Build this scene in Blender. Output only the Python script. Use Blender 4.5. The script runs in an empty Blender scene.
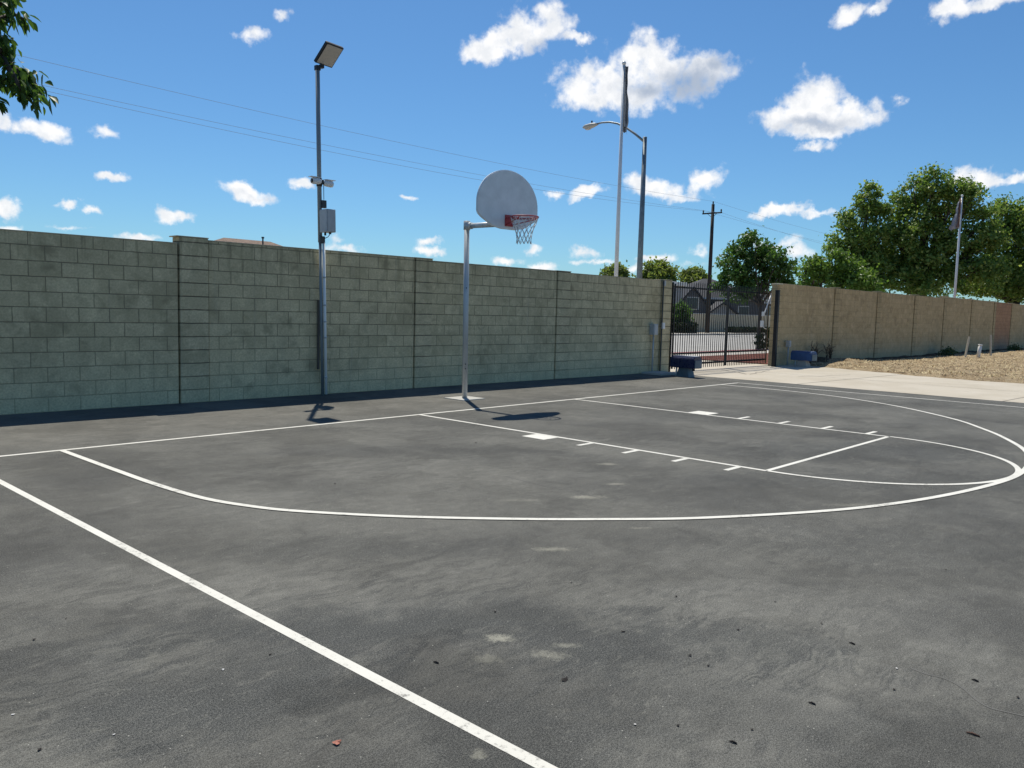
import bpy, bmesh, math, random
from mathutils import Vector, Matrix, Euler
R = math.radians
scene = bpy.context.scene
COL = scene.collection

# ------------------------------------------------------------------ camera
FPX = 814.75
YAW, PITCH, ROLL = 0.825362, 0.090599, 0.02643
CAM = Vector((-9.505757, -8.937493, 1.547215))
FW = Vector((math.sin(YAW)*math.cos(PITCH), math.cos(YAW)*math.cos(PITCH), -math.sin(PITCH)))
_r0 = Vector((math.cos(YAW), -math.sin(YAW), 0)); _u0 = _r0.cross(FW)
RT = _r0*math.cos(ROLL) + _u0*math.sin(ROLL)
UP = -_r0*math.sin(ROLL) + _u0*math.cos(ROLL)
cd = bpy.data.cameras.new('camera'); cam = bpy.data.objects.new('camera', cd); COL.objects.link(cam)
m = Matrix((RT, UP, -FW)).transposed().to_4x4(); m.translation = CAM
cam.matrix_world = m
cd.sensor_width = 36; cd.sensor_fit = 'HORIZONTAL'; cd.lens = FPX*36/1024
cd.clip_start = 0.05; cd.clip_end = 5000
scene.camera = cam

def ray(x, y): return FW + RT*((x-512)/FPX) - UP*((y-384)/FPX)
def gp(x, y, z=0.0):
    d = ray(x, y); return CAM + d*((z-CAM.z)/d.z)
def onY(x, y, Y):
    d = ray(x, y); return CAM + d*((Y-CAM.y)/d.y)
def atD(x, y, D):
    d = ray(x, y); return CAM + d*(D/math.hypot(d.x, d.y))

# ------------------------------------------------------------------ node helper
class NT:
    def __init__(s, tree): s.t = tree; s.L = tree.links
    def n(s, typ, props=None, **ins):
        nd = s.t.nodes.new(typ)
        for k, v in (props or {}).items(): setattr(nd, k, v)
        for k, v in ins.items():
            key = int(k[1:]) if k[0] == 'i' and k[1:].isdigit() else k.replace('_', ' ')
            s.set(nd, key, v)
        return nd
    def set(s, nd, key, v):
        sk = nd.inputs[key]
        if isinstance(v, bpy.types.NodeSocket): s.L.new(v, sk)
        elif isinstance(v, bpy.types.Node): s.L.new(v.outputs[0], sk)
        else:
            if hasattr(sk.default_value, '__len__') and not hasattr(v, '__len__'): v = (v,)*len(sk.default_value)
            if hasattr(sk.default_value, '__len__') and len(sk.default_value) == 4 and len(v) == 3: v = tuple(v)+(1,)
            sk.default_value = v
    def math(s, op, a, b=0.0, c=None, clamp=False):
        nd = s.n('ShaderNodeMath', {'operation': op, 'use_clamp': clamp}, i0=a, i1=b)
        if c is not None: s.set(nd, 2, c)
        return nd.outputs[0]
    def vmath(s, op, a, b=None):
        nd = s.n('ShaderNodeVectorMath', {'operation': op}, i0=a)
        if b is not None: s.set(nd, 1, b)
        return nd.outputs[1] if op in ('LENGTH', 'DOT_PRODUCT', 'DISTANCE') else nd.outputs[0]
    def mix(s, f, a, b, mode='MIX'):
        nd = s.n('ShaderNodeMix', {'data_type': 'RGBA', 'blend_type': mode})
        s.set(nd, 0, f); s.set(nd, 6, a); s.set(nd, 7, b); return nd.outputs[2]
    def rng(s, v, a, b, c=0.0, d=1.0, smooth=False):
        nd = s.n('ShaderNodeMapRange', {'interpolation_type': 'SMOOTHSTEP' if smooth else 'LINEAR'}, i0=v, i1=a, i2=b, i3=c, i4=d)
        return nd.outputs[0]
    def noise(s, vec, scale, detail=4, rough=.55, dist=0.0, out=0):
        nd = s.n('ShaderNodeTexNoise', None, Vector=vec, Scale=scale, Detail=detail, Roughness=rough, Distortion=dist)
        return nd.outputs[out]
    def mapping(s, vec, loc=(0,0,0), rot=(0,0,0), sc=(1,1,1), typ='POINT'):
        return s.n('ShaderNodeMapping', {'vector_type': typ}, Vector=vec, Location=loc, Rotation=rot, Scale=sc).outputs[0]

# ------------------------------------------------------------------ world: sky + clouds
SUNV = Vector((0.32, 0.455, 1.0)).normalized()
ELEV = math.asin(SUNV.z); AZ = math.atan2(SUNV.x, SUNV.y)
SKY_STRENGTH = 0.094
world = bpy.data.worlds.new('World'); scene.world = world; world.use_nodes = True
world.node_tree.nodes.clear()
w = NT(world.node_tree)
sky = w.n('ShaderNodeTexSky', {'sky_type': 'NISHITA', 'sun_disc': False, 'sun_elevation': ELEV, 'sun_rotation': AZ,
                               'altitude': 100, 'air_density': 1.0, 'dust_density': 0.25, 'ozone_density': 2.0})
gen = w.n('ShaderNodeTexCoord').outputs['Generated']
dirv = w.vmath('NORMALIZE', gen)
# (px, py, rx, ry, in-plane tilt deg, weight): each cloud sits in one direction of the sky
CLOUDS = [
 (540,25,38,24,14,1),(500,44,46,15,8,1),(480,52,26,10,-8,.9),(575,38,26,6,0,.7),
 (600,84,54,25,-4,1),(652,75,56,33,0,1),(700,78,44,22,12,1),(590,94,46,16,0,.9),(640,66,42,29,0,1),(625,95,60,16,0,.9),
 (812,104,36,25,0,1),(790,118,44,16,0,1),(840,115,46,16,-6,1),(816,128,52,9,0,.9),
 (660,190,36,9,2,.9),(700,184,28,12,24,.95),(640,184,20,9,-10,.8),(680,194,30,7,0,.9),
 (585,195,22,7,14,.9),(556,196,12,5,0,.6),
 (785,210,32,6,8,.9),(812,212,26,5,0,.8),(768,213,20,5,0,.8),
 (982,174,34,11,0,.95),(1005,177,30,7,0,.9),(950,8,30,12,10,.9),(985,4,44,10,8,.9),(850,16,28,9,22,.75),(872,8,22,6,30,.6),
 (250,192,30,10,-8,.95),(240,188,14,9,0,.8),(300,184,18,6,0,.85),
 (177,216,24,8,0,.95),(138,236,24,5,0,.9),(106,131,18,8,0,.8),(40,130,30,10,-8,.9),(14,124,12,10,0,.6),(6,209,20,12,0,1),(2,118,12,14,0,.9),
 (250,34,18,10,4,.8),(284,16,10,7,0,.55),(114,176,18,6,0,.8),(68,208,16,5,0,.75),(95,212,14,4,0,.6),(75,229,24,3.5,0,.6),(14,229,14,4,0,.6),
 (428,240,14,5,16,.75),(428,250,18,5,0,.8),(420,224,8,4,0,.3),(345,250,24,6,0,.7),(338,241,12,5,10,.6),(408,196,10,4,0,.75),(370,214,18,3,0,.35),
 (532,250,13,6,0,.8),(508,261,20,4,0,.6),(545,267,22,6,0,.8),(585,253,18,6,0,.8),(592,261,30,4,0,.8),
 (655,259,34,5,0,.8),(700,250,14,5,24,.5),(632,268,22,6,0,.7),(790,255,20,11,0,.95),(776,246,20,9,10,.8),(760,240,14,6,0,.5),
 (896,103,10,7,0,.6),(815,145,22,5,8,.65),(786,147,10,4,0,.4),(690,262,20,5,0,.5),(218,238,14,4,0,.45),
]
CLOUDS = [(x, y, rx*.92, ry, t_, wt*(.78 if y > 222 else 1)) for x, y, rx, ry, t_, wt in CLOUDS if wt >= .5]
SHADES = [(690,84,52,22,0,1),(650,92,46,12,0,.7),(622,92,34,9,0,.35),(815,124,50,9,0,.7),(545,45,34,11,10,.4),(262,196,22,4,-8,.35),(790,262,22,6,0,.3),(720,66,26,16,10,.6)]
wn = w.noise(dirv, 22, 5, .62, out=1)
warped = w.vmath('ADD', dirv, w.vmath('SCALE', w.vmath('SUBTRACT', wn, (.5,.5,.5))))
_sc = [l.from_node for l in w.L if l.to_socket == warped.node.inputs[1]][0]; _sc.inputs['Scale'].default_value = .036
fine = w.noise(dirv, 55, 8, .55)
mid = w.noise(dirv, 24, 6, .55)
def ell(vec, px, py, rx, ry, tilt, wt):
    d = ray(px, py); k = d.length; d = d.normalized()
    s = Vector((0,0,1)).cross(d).normalized(); u = d.cross(s)
    a = R(tilt); s2 = s*math.cos(a) - u*math.sin(a); u2 = s*math.sin(a) + u*math.cos(a)
    e = Matrix((d, s2, u2)).transposed().to_euler('XYZ')
    mp = w.mapping(vec, d, e, (.25, rx/FPX/k*1.12, ry/FPX/k*1.15), 'TEXTURE')
    return w.math('MULTIPLY', w.math('SUBTRACT', 1.0, w.vmath('LENGTH', mp)), wt)
def field(vec, items):
    f = None
    for it in items:
        e = ell(vec, *it); f = e if f is None else w.math('MAXIMUM', f, e)
    return f
F = field(warped, CLOUDS)
nz = w.math('ADD', w.math('MULTIPLY', w.math('SUBTRACT', fine, .5), 1.25), w.math('MULTIPLY', w.math('SUBTRACT', mid, .5), 1.0))
dens = w.rng(w.math('ADD', w.math('MINIMUM', F, .6), nz), .0, .60, 0, 1, True)
G = w.rng(w.math('ADD', field(warped, SHADES), w.math('MULTIPLY', nz, .6)), -.05, .8, 0, 1, True)
puff = w.rng(w.noise(w.vmath('ADD', dirv, (0,0,.006)), 46, 6, .6), .35, .65, 0, 1, True)
white = w.mix(puff, (9.4,9.6,9.9), (11.6,11.5,11.4))
ccol = w.mix(w.math('MULTIPLY', G, .85), white, (3.7,4.6,6.1))
# deeper, clearer blue than the model's default air
skyc = w.mix(1.0, sky.outputs[0], (.53, .85, 1.10), 'MULTIPLY')
skycol = w.mix(w.math('MULTIPLY', dens, .96), skyc, ccol)
bg = w.n('ShaderNodeBackground', None, Color=skycol, Strength=SKY_STRENGTH)
w.L.new(bg.outputs[0], w.n('ShaderNodeOutputWorld').inputs[0])
world.cycles.sampling_method = 'MANUAL'; world.cycles.sample_map_resolution = 512

# ------------------------------------------------------------------ sun
sl = bpy.data.lights.new('sun', 'SUN'); sun = bpy.data.objects.new('sun', sl); COL.objects.link(sun)
sl.energy = 5.0; sl.angle = R(.5); sl.color = (1.0, .94, .82)
sun.rotation_euler = SUNV.to_track_quat('Z', 'Y').to_euler(); sun.location = (10, 15, 40)

vs = scene.view_settings
vs.view_transform = 'Standard'; vs.look = 'None'; vs.exposure = 0.0; vs.gamma = 1.0; vs.use_curve_mapping = False
scene.render.film_transparent = False
scene.cycles.use_denoising = True
scene.cycles.max_bounces = 6; scene.cycles.transparent_max_bounces = 8

# ------------------------------------------------------------------ materials
def new_mat(name):
    mt = bpy.data.materials.new(name); mt.use_nodes = True; mt.node_tree.nodes.clear()
    t = NT(mt.node_tree); out = t.n('ShaderNodeOutputMaterial')
    b = t.n('ShaderNodeBsdfPrincipled'); t.L.new(b.outputs[0], out.inputs[0])
    return mt, t, b, out
def obco(t): return t.n('ShaderNodeTexCoord').outputs['Object']
def plain(name, col, rough=.6, metal=0.0, var=.18, scale=6.0, bump=0.0, bscale=40, streak=False, spec=None):
    mt, t, b, o = new_mat(name); c = obco(t)
    v = t.mapping(c, sc=(1,1,.15)) if streak else c
    n = t.noise(v, scale, 5, .6)
    dark = tuple(x*(1-var) for x in col); lite = tuple(min(1, x*(1+var)) for x in col)
    t.set(b, 'Base Color', t.mix(t.rng(n, .3, .7), dark, lite))
    t.set(b, 'Roughness', t.rng(t.noise(c, scale*3, 3), .3, .7, max(.02, rough-.1), min(1, rough+.1)))
    t.set(b, 'Metallic', metal)
    if spec is not None: t.set(b, 'Specular IOR Level', spec)
    if bump:
        bp = t.n('ShaderNodeBump', None, Strength=bump, Distance=.01, Height=t.noise(c, bscale, 5, .6)); t.set(b, 'Normal', bp)
    return mt

def mat_asphalt():
    mt, t, b, o = new_mat('asphalt'); c = obco(t)
    def scaled(v, k): return t.n('ShaderNodeVectorMath', {'operation': 'SCALE'}, i0=v, Scale=k).outputs[0]
    def centred(scale, det, rough): return t.vmath('SUBTRACT', t.noise(c, scale, det, rough, out=1), (.5,.5,.5))
    big = t.noise(c, .6, 7, .66, .5)
    # scuffs run roughly along one direction across the court
    sv = t.mapping(t.vmath('ADD', c, scaled(centred(.5, 3, .5), .9)), rot=(0,0,R(40)), sc=(.7, 3.4, 1))
    scuff = t.noise(sv, 1.3, 10, .72, .6)
    sv2 = t.mapping(t.vmath('ADD', c, scaled(centred(2.2, 4, .6), .35)), (3,1,0), rot=(0,0,R(52)), sc=(2.5, 13, 1))
    scuff2 = t.noise(sv2, 1.0, 8, .72, 1.2)
    fine = t.noise(c, 11, 9, .72); mid = t.noise(c, 3.2, 8, .7)
    grain = t.math('ADD', t.math('MULTIPLY', t.noise(c, 100, 3, .7), .35), t.math('MULTIPLY', t.noise(c, 240, 2, .6), .65))
    agg = t.n('ShaderNodeTexVoronoi', None, Vector=c, Scale=210).outputs['Distance']
    col = t.mix(t.rng(big, .34, .64, 0, 1, True), (.060,.060,.055), (.108,.106,.093))
    # darker, less worn patches and paler dusty ones, each with a ragged edge
    warp = t.vmath('ADD', c, scaled(centred(1.6, 7, .68), 1.5))
    ragged = t.math('ADD', t.math('MULTIPLY', t.math('SUBTRACT', scuff2, .5), 2.2), t.math('MULTIPLY', t.math('SUBTRACT', mid, .5), 1.6))
    streak = t.math('MULTIPLY', t.rng(scuff2, .40, .60, .15, 1, True), t.rng(mid, .30, .62, .35, 1))
    def patch(col, px, py, rl, rw, k, tint, soft=1.3, mask=None):
        g = gp(px, py)
        mp = t.mapping(warp, tuple(g), (0,0,R(-42)), (rl, rw, 1), 'TEXTURE')
        f = t.rng(t.math('ADD', t.vmath('LENGTH', mp), ragged), soft, .5, 0, k, True)
        return t.mix(t.math('MULTIPLY', f, mask) if mask is not None else f, col, tint)
    DK = (.030,.033,.033); LT = (.155,.152,.134)
    for p in ((395,622,1.1,.45,.95),(655,648,.9,.4,.95),(210,690,.8,.45,.9),(40,665,.6,.35,.8),(530,735,.6,.3,.6),(870,452,1.9,.7,.7),(230,425,1.6,.6,.3),(440,452,1.4,.5,.3),(900,480,2.6,.5,.5),(760,700,.6,.3,.35),(960,550,1.6,.5,.4),(160,470,1.2,.5,.3),(700,415,2.2,.6,.3),(330,548,1.1,.3,.3),(900,735,.5,.25,.3)):
        col = patch(col, *p, DK)
    for p in ((420,575,1.5,.5,1),(160,585,.9,.4,1),(70,600,.6,.3,1),(330,590,.8,.35,.9),(30,720,.3,.35,.9),(640,590,1.1,.35,.8),(900,670,1.2,.4,.9),(780,612,1.1,.35,.8),(700,560,1.8,.3,.6),(250,505,1.6,.5,.6),(420,470,2.0,.8,.7),(150,440,2.5,.7,.7),(600,440,2.6,.7,.6),(310,740,.4,.25,.8),(700,745,.5,.25,.5),(330,430,3.0,.7,.7),(120,660,.7,.3,.6)):
        col = patch(col, *p, LT, mask=streak)
    w0 = t.noise(t.mapping(c, (9,2,0)), .5, 6, .65, .6)
    dust = t.math('MULTIPLY', t.rng(scuff, .52, .72, 0, 1, True), t.rng(mid, .35, .65, .2, 1))
    col = t.mix(t.math('MULTIPLY', dust, .2), col, (.20,.194,.166))
    dust2 = t.math('MULTIPLY', t.rng(scuff2, .55, .72, 0, 1, True), t.rng(big, .40, .6, .1, 1))
    col = t.mix(t.math('MULTIPLY', dust2, .4), col, (.20,.197,.175))
    dk2 = t.rng(scuff2, .45, .28, 0, .3, True)
    col = t.mix(dk2, col, (.034,.036,.035))
    sv3 = t.mapping(t.vmath('ADD', c, scaled(centred(4.5, 5, .65), .16)), (5,2,0), rot=(0,0,R(48)), sc=(7, 30, 1))
    scuff3 = t.noise(sv3, 1.0, 7, .75, 1.6)
    col = t.mix(t.math('MULTIPLY', t.rng(scuff3, .53, .68, 0, .5, True), t.rng(w0, .40, .60, .15, 1, True)), col, (.215,.21,.18))
    # browner strip by the wall, where soil washes out
    sep = t.n('ShaderNodeSeparateXYZ', None, Vector=c)
    nearw = t.math('MULTIPLY', t.rng(sep.outputs[1], -.1, .9, 0, 1, True), t.rng(mid, .35, .6, .15, .65))
    col = t.mix(nearw, col, (.150,.142,.122))
    # small pale spots of dried silt
    spotn = t.noise(c, 34, 6, .75)
    for (px, py, rl, rw, k) in ((500,638,.085,.05,.9),(487,659,.07,.045,.55),(553,549,.13,.05,.8),(588,497,.16,.07,.9),(616,484,.12,.05,.6),(607,464,.12,.06,.8),(640,528,.10,.03,.5),(476,755,.045,.03,.7),(550,655,.10,.05,.5),(566,645,.07,.03,.5),(523,500,.20,.05,.3),(858,505,.3,.06,.4)):
        g = gp(px, py); mp = t.mapping(t.vmath('ADD', c, scaled(centred(9, 5, .7), .09)), tuple(g), (0,0,R(-42)), (rl, rw, 1), 'TEXTURE')
        d = t.math('ADD', t.vmath('LENGTH', mp), t.math('ADD', t.math('MULTIPLY', t.math('SUBTRACT', spotn, .5), 3.2), t.math('MULTIPLY', t.math('SUBTRACT', fine, .5), 1.6)))
        col = t.mix(t.rng(d, 1.25, .2, 0, k, True), col, (.30,.29,.235))
    col = t.mix(t.rng(fine, .34, .62, .55, 0), col, t.mix(.65, col, (.025,.027,.027)))
    col = t.mix(t.rng(grain, .46, .62, 0, .9), col, t.mix(.40, col, (.36,.355,.33)))
    col = t.mix(t.rng(grain, .46, .34, 0, .85), col, t.mix(.8, col, (.008,.009,.009)))
    col = t.mix(t.rng(agg, .05, .4, .5, 0), col, t.mix(.7, col, (.02,.02,.02)))
    w1 = t.noise(t.mapping(warp, (4,8,0)), .75, 8, .7, .3); w2 = t.noise(t.mapping(c, (1,4,0), rot=(0,0,R(44)), sc=(1.2,4.5,1)), 2.2, 8, .74, .8)
    var = t.math('MULTIPLY', t.rng(w1, .34, .64, .76, 1.16, True), t.rng(w2, .32, .66, .93, 1.06))
    col = t.mix(1.0, col, t.n('ShaderNodeCombineXYZ', None, X=var, Y=var, Z=t.math('MULTIPLY', var, .99)).outputs[0], 'MULTIPLY')
    speck = t.n('ShaderNodeTexVoronoi', None, Vector=c, Scale=30)
    sp = t.math('MULTIPLY', t.rng(speck.outputs['Distance'], .10, .05), t.math('GREATER_THAN', t.n('ShaderNodeSeparateColor', None, i0=speck.outputs['Color']).outputs[0], .82))
    col = t.mix(t.math('MULTIPLY', sp, .75), col, (.5,.49,.43))
    t.set(b, 'Base Color', col); t.set(b, 'Roughness', t.rng(fine, .3, .7, .85, .97)); t.set(b, 'Specular IOR Level', .2)
    h = t.math('ADD', t.math('MULTIPLY', grain, .8), t.math('MULTIPLY', agg, .5))
    t.set(b, 'Normal', t.n('ShaderNodeBump', None, Strength=.4, Distance=.002, Height=h))
    return mt

def mat_paint():
    mt, t, b, o = new_mat('line_paint'); c = obco(t)
    n = t.noise(c, 26, 8, .75); n2 = t.noise(c, 2.2, 4, .6)
    wear = t.math('ADD', t.math('MULTIPLY', n, .75), t.math('MULTIPLY', n2, .35))
    col = t.mix(t.rng(n2, .3, .7), (.70,.685,.62), (.62,.605,.54))
    col = t.mix(t.rng(t.noise(c, 7, 6, .7), .5, .7, 0, .3), col, (.50,.485,.43))
    col = t.mix(t.rng(wear, .60, .70, 0, .85), col, (.16,.155,.14))
    t.set(b, 'Base Color', col); t.set(b, 'Roughness', .75)
    t.set(b, 'Normal', t.n('ShaderNodeBump', None, Strength=.3, Distance=.004, Height=t.noise(c, 170, 3, .75)))
    return mt

def mat_block(name, c1, c2, mortar, bw=.406, offset=.5, lower=(.14,.155,.15), lowk=.6, mort=.009, drip=.6, seed=0.0, bstr=.8, stain=.5, xo=0.0):
    """concrete block: x along the wall, z up (object space)"""
    mt, t, b, o = new_mat(name); c = obco(t)
    sep = t.n('ShaderNodeSeparateXYZ', None, Vector=c)
    xy = t.n('ShaderNodeCombineXYZ', None, X=t.math('ADD', t.math('ADD', sep.outputs[0], xo), sep.outputs[1]), Y=sep.outputs[2], Z=0.0).outputs[0]
    wob = t.vmath('ADD', xy, t.n('ShaderNodeVectorMath', {'operation': 'SCALE'}, i0=t.vmath('SUBTRACT', t.noise(c, 5, 3, .6, out=1), (.5,.5,.5)), Scale=.014).outputs[0])
    br = t.n('ShaderNodeTexBrick', {'offset': offset, 'offset_frequency': 2, 'squash': 1.0}, Vector=wob, Color1=c1, Color2=c2, Mortar=mortar,
             Scale=1.0, Mortar_Size=mort, Mortar_Smooth=.25, Bias=0.0, Brick_Width=bw, Row_Height=.203)
    cs = t.mapping(c, (seed, seed*1.7, 0))
    big = t.noise(cs, 1.1, 6, .62, .5); fine = t.noise(c, 34, 6, .7); med = t.noise(cs, 4.5, 5, .6)
    col = br.outputs[0]
    col = t.mix(t.rng(big, .44, .70, 0, stain*.7, True), col, tuple(x*.62 for x in c1))
    col = t.mix(t.rng(med, .48, .68, 0, .4, True), col, tuple(min(1, x*1.3) for x in c2))
    dkn = t.noise(t.mapping(cs, (11,5,2), sc=(1,1,1.3)), 2.6, 6, .65, .8)
    col = t.mix(t.rng(dkn, .52, .68, 0, .4, True), col, tuple(x*.45 for x in c1))
    # chalky bloom in arcs
    arc = t.noise(t.mapping(cs, (2,9,4)), .9, 2, .4, 2.2)
    col = t.mix(t.math('MULTIPLY', t.rng(t.math('ABSOLUTE', t.math('SUBTRACT', arc, .5)), .05, .0, 0, 1, True), t.rng(dkn, .3, .5, .35, .05)), col, tuple(min(1, x*1.5) for x in c2))
    # low band of soil splash; grey blocks get warm bounce light painted in instead
    lz = t.math('ADD', sep.outputs[2], t.math('MULTIPLY', t.math('SUBTRACT', big, .5), 1.9))
    col = t.mix(t.rng(lz, 1.05, .15, 0, lowk, True), col, t.mix(t.rng(med, .35, .65), lower, tuple(x*1.18 for x in lower)))
    wv = t.n('ShaderNodeTexVoronoi', {'feature': 'SMOOTH_F1'}, Vector=t.mapping(t.vmath('ADD', cs, t.n('ShaderNodeVectorMath', {'operation': 'SCALE'}, i0=t.vmath('SUBTRACT', t.noise(c, 6, 4, .6, out=1), (.5,.5,.5)), Scale=.25).outputs[0]), sc=(1.6,1.6,2.2)), Scale=1.0, Smoothness=.3).outputs['Distance']
    weep = t.math('MULTIPLY', t.rng(wv, .24, .06, 0, 1, True), t.rng(t.noise(cs, .8, 3, .5), .45, .6, .1, 1))
    col = t.mix(t.math('MULTIPLY', weep, stain*.75), col, tuple(x*.42 for x in c1))
    # dark drip marks below the cap
    dv = t.mapping(cs, sc=(5.5, 5.5, .35))
    dr = t.noise(dv, 1.3, 5, .75)
    dl = t.rng(t.math('ADD', sep.outputs[2], t.math('MULTIPLY', t.noise(t.mapping(cs, sc=(3,3,0)), 1.3, 3, .6), -1.2)), 1.2, 2.0)
    col = t.mix(t.math('MULTIPLY', t.math('MULTIPLY', t.rng(dr, .50, .64, 0, 1, True), dl), drip), col, tuple(x*.4 for x in c1))
    dr2 = t.noise(t.mapping(cs, (3,0,0), sc=(7, 7, .25)), 1.0, 4, .7)
    col = t.mix(t.math('MULTIPLY', t.rng(dr2, .58, .72, 0, 1, True), .16), col, (.42,.41,.36))
    # mortar tone shows unevenly along the joints, some of them fading out
    mj = t.math('MULTIPLY', br.outputs['Fac'], t.rng(med, .38, .6, .15, 1))
    col = t.mix(t.math('MULTIPLY', mj, .54), col, mortar)
    col = t.mix(t.rng(fine, .34, .60, .42, 0), col, tuple(x*.5 for x in c1))
    t.set(b, 'Base Color', col); t.set(b, 'Roughness', .93); t.set(b, 'Specular IOR Level', .2)
    h = t.math('SUBTRACT', t.math('MULTIPLY', fine, .25), br.outputs['Fac'])
    t.set(b, 'Normal', t.n('ShaderNodeBump', None, Strength=bstr, Distance=.012, Height=h))
    return mt

def mat_concrete(name, a, bcol, joint=None):
    mt, t, b, o = new_mat(name); c = obco(t)
    n = t.noise(c, .7, 6, .6, .3); f = t.noise(c, 60, 5, .7)
    col = t.mix(t.rng(n, .35, .65), a, bcol)
    col = t.mix(t.rng(t.noise(c, 2.4, 6, .65, .6), .58, .75, 0, .45), col, tuple(x*.6 for x in a))
    col = t.mix(t.rng(f, .35, .7, .25, 0), col, tuple(x*.7 for x in a))
    t.set(b, 'Base Color', col); t.set(b, 'Roughness', .9); t.set(b, 'Specular IOR Level', .25)
    t.set(b, 'Normal', t.n('ShaderNodeBump', None, Strength=.3, Distance=.004, Height=f))
    return mt

def mat_dirt(name, cols):
    mt, t, b, o = new_mat(name); c = obco(t)
    n = t.noise(c, .9, 7, .65, .4); n2 = t.noise(c, 7, 7, .7); f = t.noise(t.mapping(c, sc=(1,2.2,1)), 45, 5, .75)
    col = t.mix(t.rng(n, .35, .65), cols[0], cols[1])
    col = t.mix(t.rng(n2, .5, .7, 0, .8), col, cols[2])
    cl = t.noise(t.mapping(c, (3,7,0)), 2.6, 8, .75, .5)
    col = t.mix(t.rng(cl, .50, .40, 0, .7, True), col, tuple(x*.5 for x in cols[0]))
    col = t.mix(t.rng(f, .40, .58, .85, 0), col, tuple(x*.34 for x in cols[0]))
    t.set(b, 'Base Color', col); t.set(b, 'Roughness', .97); t.set(b, 'Specular IOR Level', .1)
    t.set(b, 'Normal', t.n('ShaderNodeBump', None, Strength=1.0, Distance=.05, Height=t.math('ADD', n2, t.math('MULTIPLY', f, .5))))
    return mt

def mat_leaf(name, a, bcol, trans=.35, hi=None, pale=None):
    mt = bpy.data.materials.new(name); mt.use_nodes = True; mt.node_tree.nodes.clear()
    t = NT(mt.node_tree); out = t.n('ShaderNodeOutputMaterial')
    rnd = t.n('ShaderNodeNewGeometry').outputs['Random Per Island']
    n = t.noise(obco(t), 1.3, 3, .6)
    col = t.mix(rnd, a, bcol)
    col = t.mix(t.rng(n, .4, .65, 0, .5), col, hi or bcol)
    if pale: col = t.mix(t.rng(t.math('FRACT', t.math('MULTIPLY', rnd, 37.0)), .80, .84, 0, .8), col, pale)  # a share of the leaves is painted pale as sunlit highlights
    pb = t.n('ShaderNodeBsdfPrincipled', None, Base_Color=col, Roughness=.45); t.set(pb, 'Specular IOR Level', .45)
    tr = t.n('ShaderNodeBsdfTranslucent', None, Color=t.mix(.5, col, t.mix(1, col, (.9,1.0,.3), 'MULTIPLY')))
    mx = t.n('ShaderNodeMixShader', None, i0=trans, i1=pb.outputs[0], i2=tr.outputs[0])
    t.L.new(mx.outputs[0], out.inputs[0])
    return mt

M = {}
M['asphalt'] = mat_asphalt()
M['paint'] = mat_paint()
M['block'] = mat_block('grey_block', (.55,.465,.28), (.70,.59,.365), (.24,.205,.13), lower=(.78,.64,.38), lowk=.75, mort=.0065, stain=.75, drip=.75)  # lower: pale warm tint offsets the cool shade at the wall foot
M['block_pil'] = mat_block('pilaster_block', (.54,.46,.28), (.67,.565,.355), (.13,.11,.075), bw=200, xo=57.0, offset=0, lower=(.78,.64,.38), lowk=.5, mort=.0085, seed=3.1, bstr=1.0)
M['tan_block'] = mat_block('tan_block', (.53,.395,.215), (.62,.47,.27), (.45,.34,.19), lower=(.50,.41,.26), lowk=.6, drip=.5, seed=6.0, mort=.006, stain=.5, bstr=.5)
M['tan_pil'] = mat_block('tan_pilaster_block', (.51,.385,.21), (.58,.445,.255), (.29,.225,.13), bw=200, xo=57.0, offset=0, lower=(.42,.355,.24), lowk=.5, seed=8.0, drip=.4, stain=.5)
M['red_block'] = mat_block('red_stained_block', (.47,.27,.155), (.52,.31,.18), (.38,.23,.14), lower=(.38,.33,.26), lowk=.4, drip=.3, seed=9.0, stain=.3)
M['cap'] = plain('cap_concrete', (.44,.39,.27), .9, bump=.3)
M['gap'] = plain('recess', (.13,.12,.09), .95)
M['concrete'] = mat_concrete('concrete', (.46,.41,.325), (.54,.49,.405))
M['walk'] = mat_concrete('sidewalk_concrete', (.46,.43,.38), (.54,.51,.46))
M['pad'] = mat_concrete('pad_concrete', (.42,.41,.375), (.52,.51,.47))
M['joint'] = plain('joint', (.17,.15,.125), .95)
M['road'] = mat_concrete('road_asphalt', (.36,.35,.33), (.43,.42,.395))
M['dirt'] = mat_dirt('dry_dirt', [(.38,.275,.165), (.56,.44,.275), (.72,.62,.42)])
M['soil'] = mat_dirt('dark_soil', [(.13,.095,.065), (.19,.14,.095), (.24,.18,.12)])
M['mulch'] = mat_dirt('red_mulch', [(.20,.075,.06), (.27,.115,.09), (.33,.16,.13)])
M['terrain'] = mat_dirt('terrain_soil', [(.26,.22,.15), (.31,.27,.19), (.36,.31,.22)])
M['redcurb'] = plain('red_curb_paint', (.30,.06,.06), .8)
M['galv'] = plain('galvanised_steel', (.50,.52,.52), .5, .25, .2, 9, streak=True)
M['galv2'] = plain('weathered_pole_steel', (.22,.26,.28), .55, .1, .22, 8, streak=True)
M['condpaint'] = plain('pale_conduit_steel', (.76,.80,.80), .55, .0, .12, 9, streak=True)
M['darksteel'] = plain('dark_steel', (.045,.055,.06), .5, .4)
M['brownsteel'] = plain('brown_steel', (.10,.09,.075), .7)
M['black'] = plain('black_metal', (.012,.012,.013), .5, .1)
M['gateblack'] = plain('gate_black', (.011,.011,.013), .45, .2)
M['board'] = plain('backboard_white', (.79,.81,.81), .5, 0, .10, 5)
M['boardrim'] = plain('backboard_edge', (.62,.63,.62), .45)
M['red'] = plain('rim_red', (.42,.035,.045), .45, 0, .15)
M['net'] = plain('net_cord', (.72,.72,.70), .9)
M['led'] = plain('lamp_lens', (.52,.47,.41), .35, 0, .1, 60)
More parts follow.
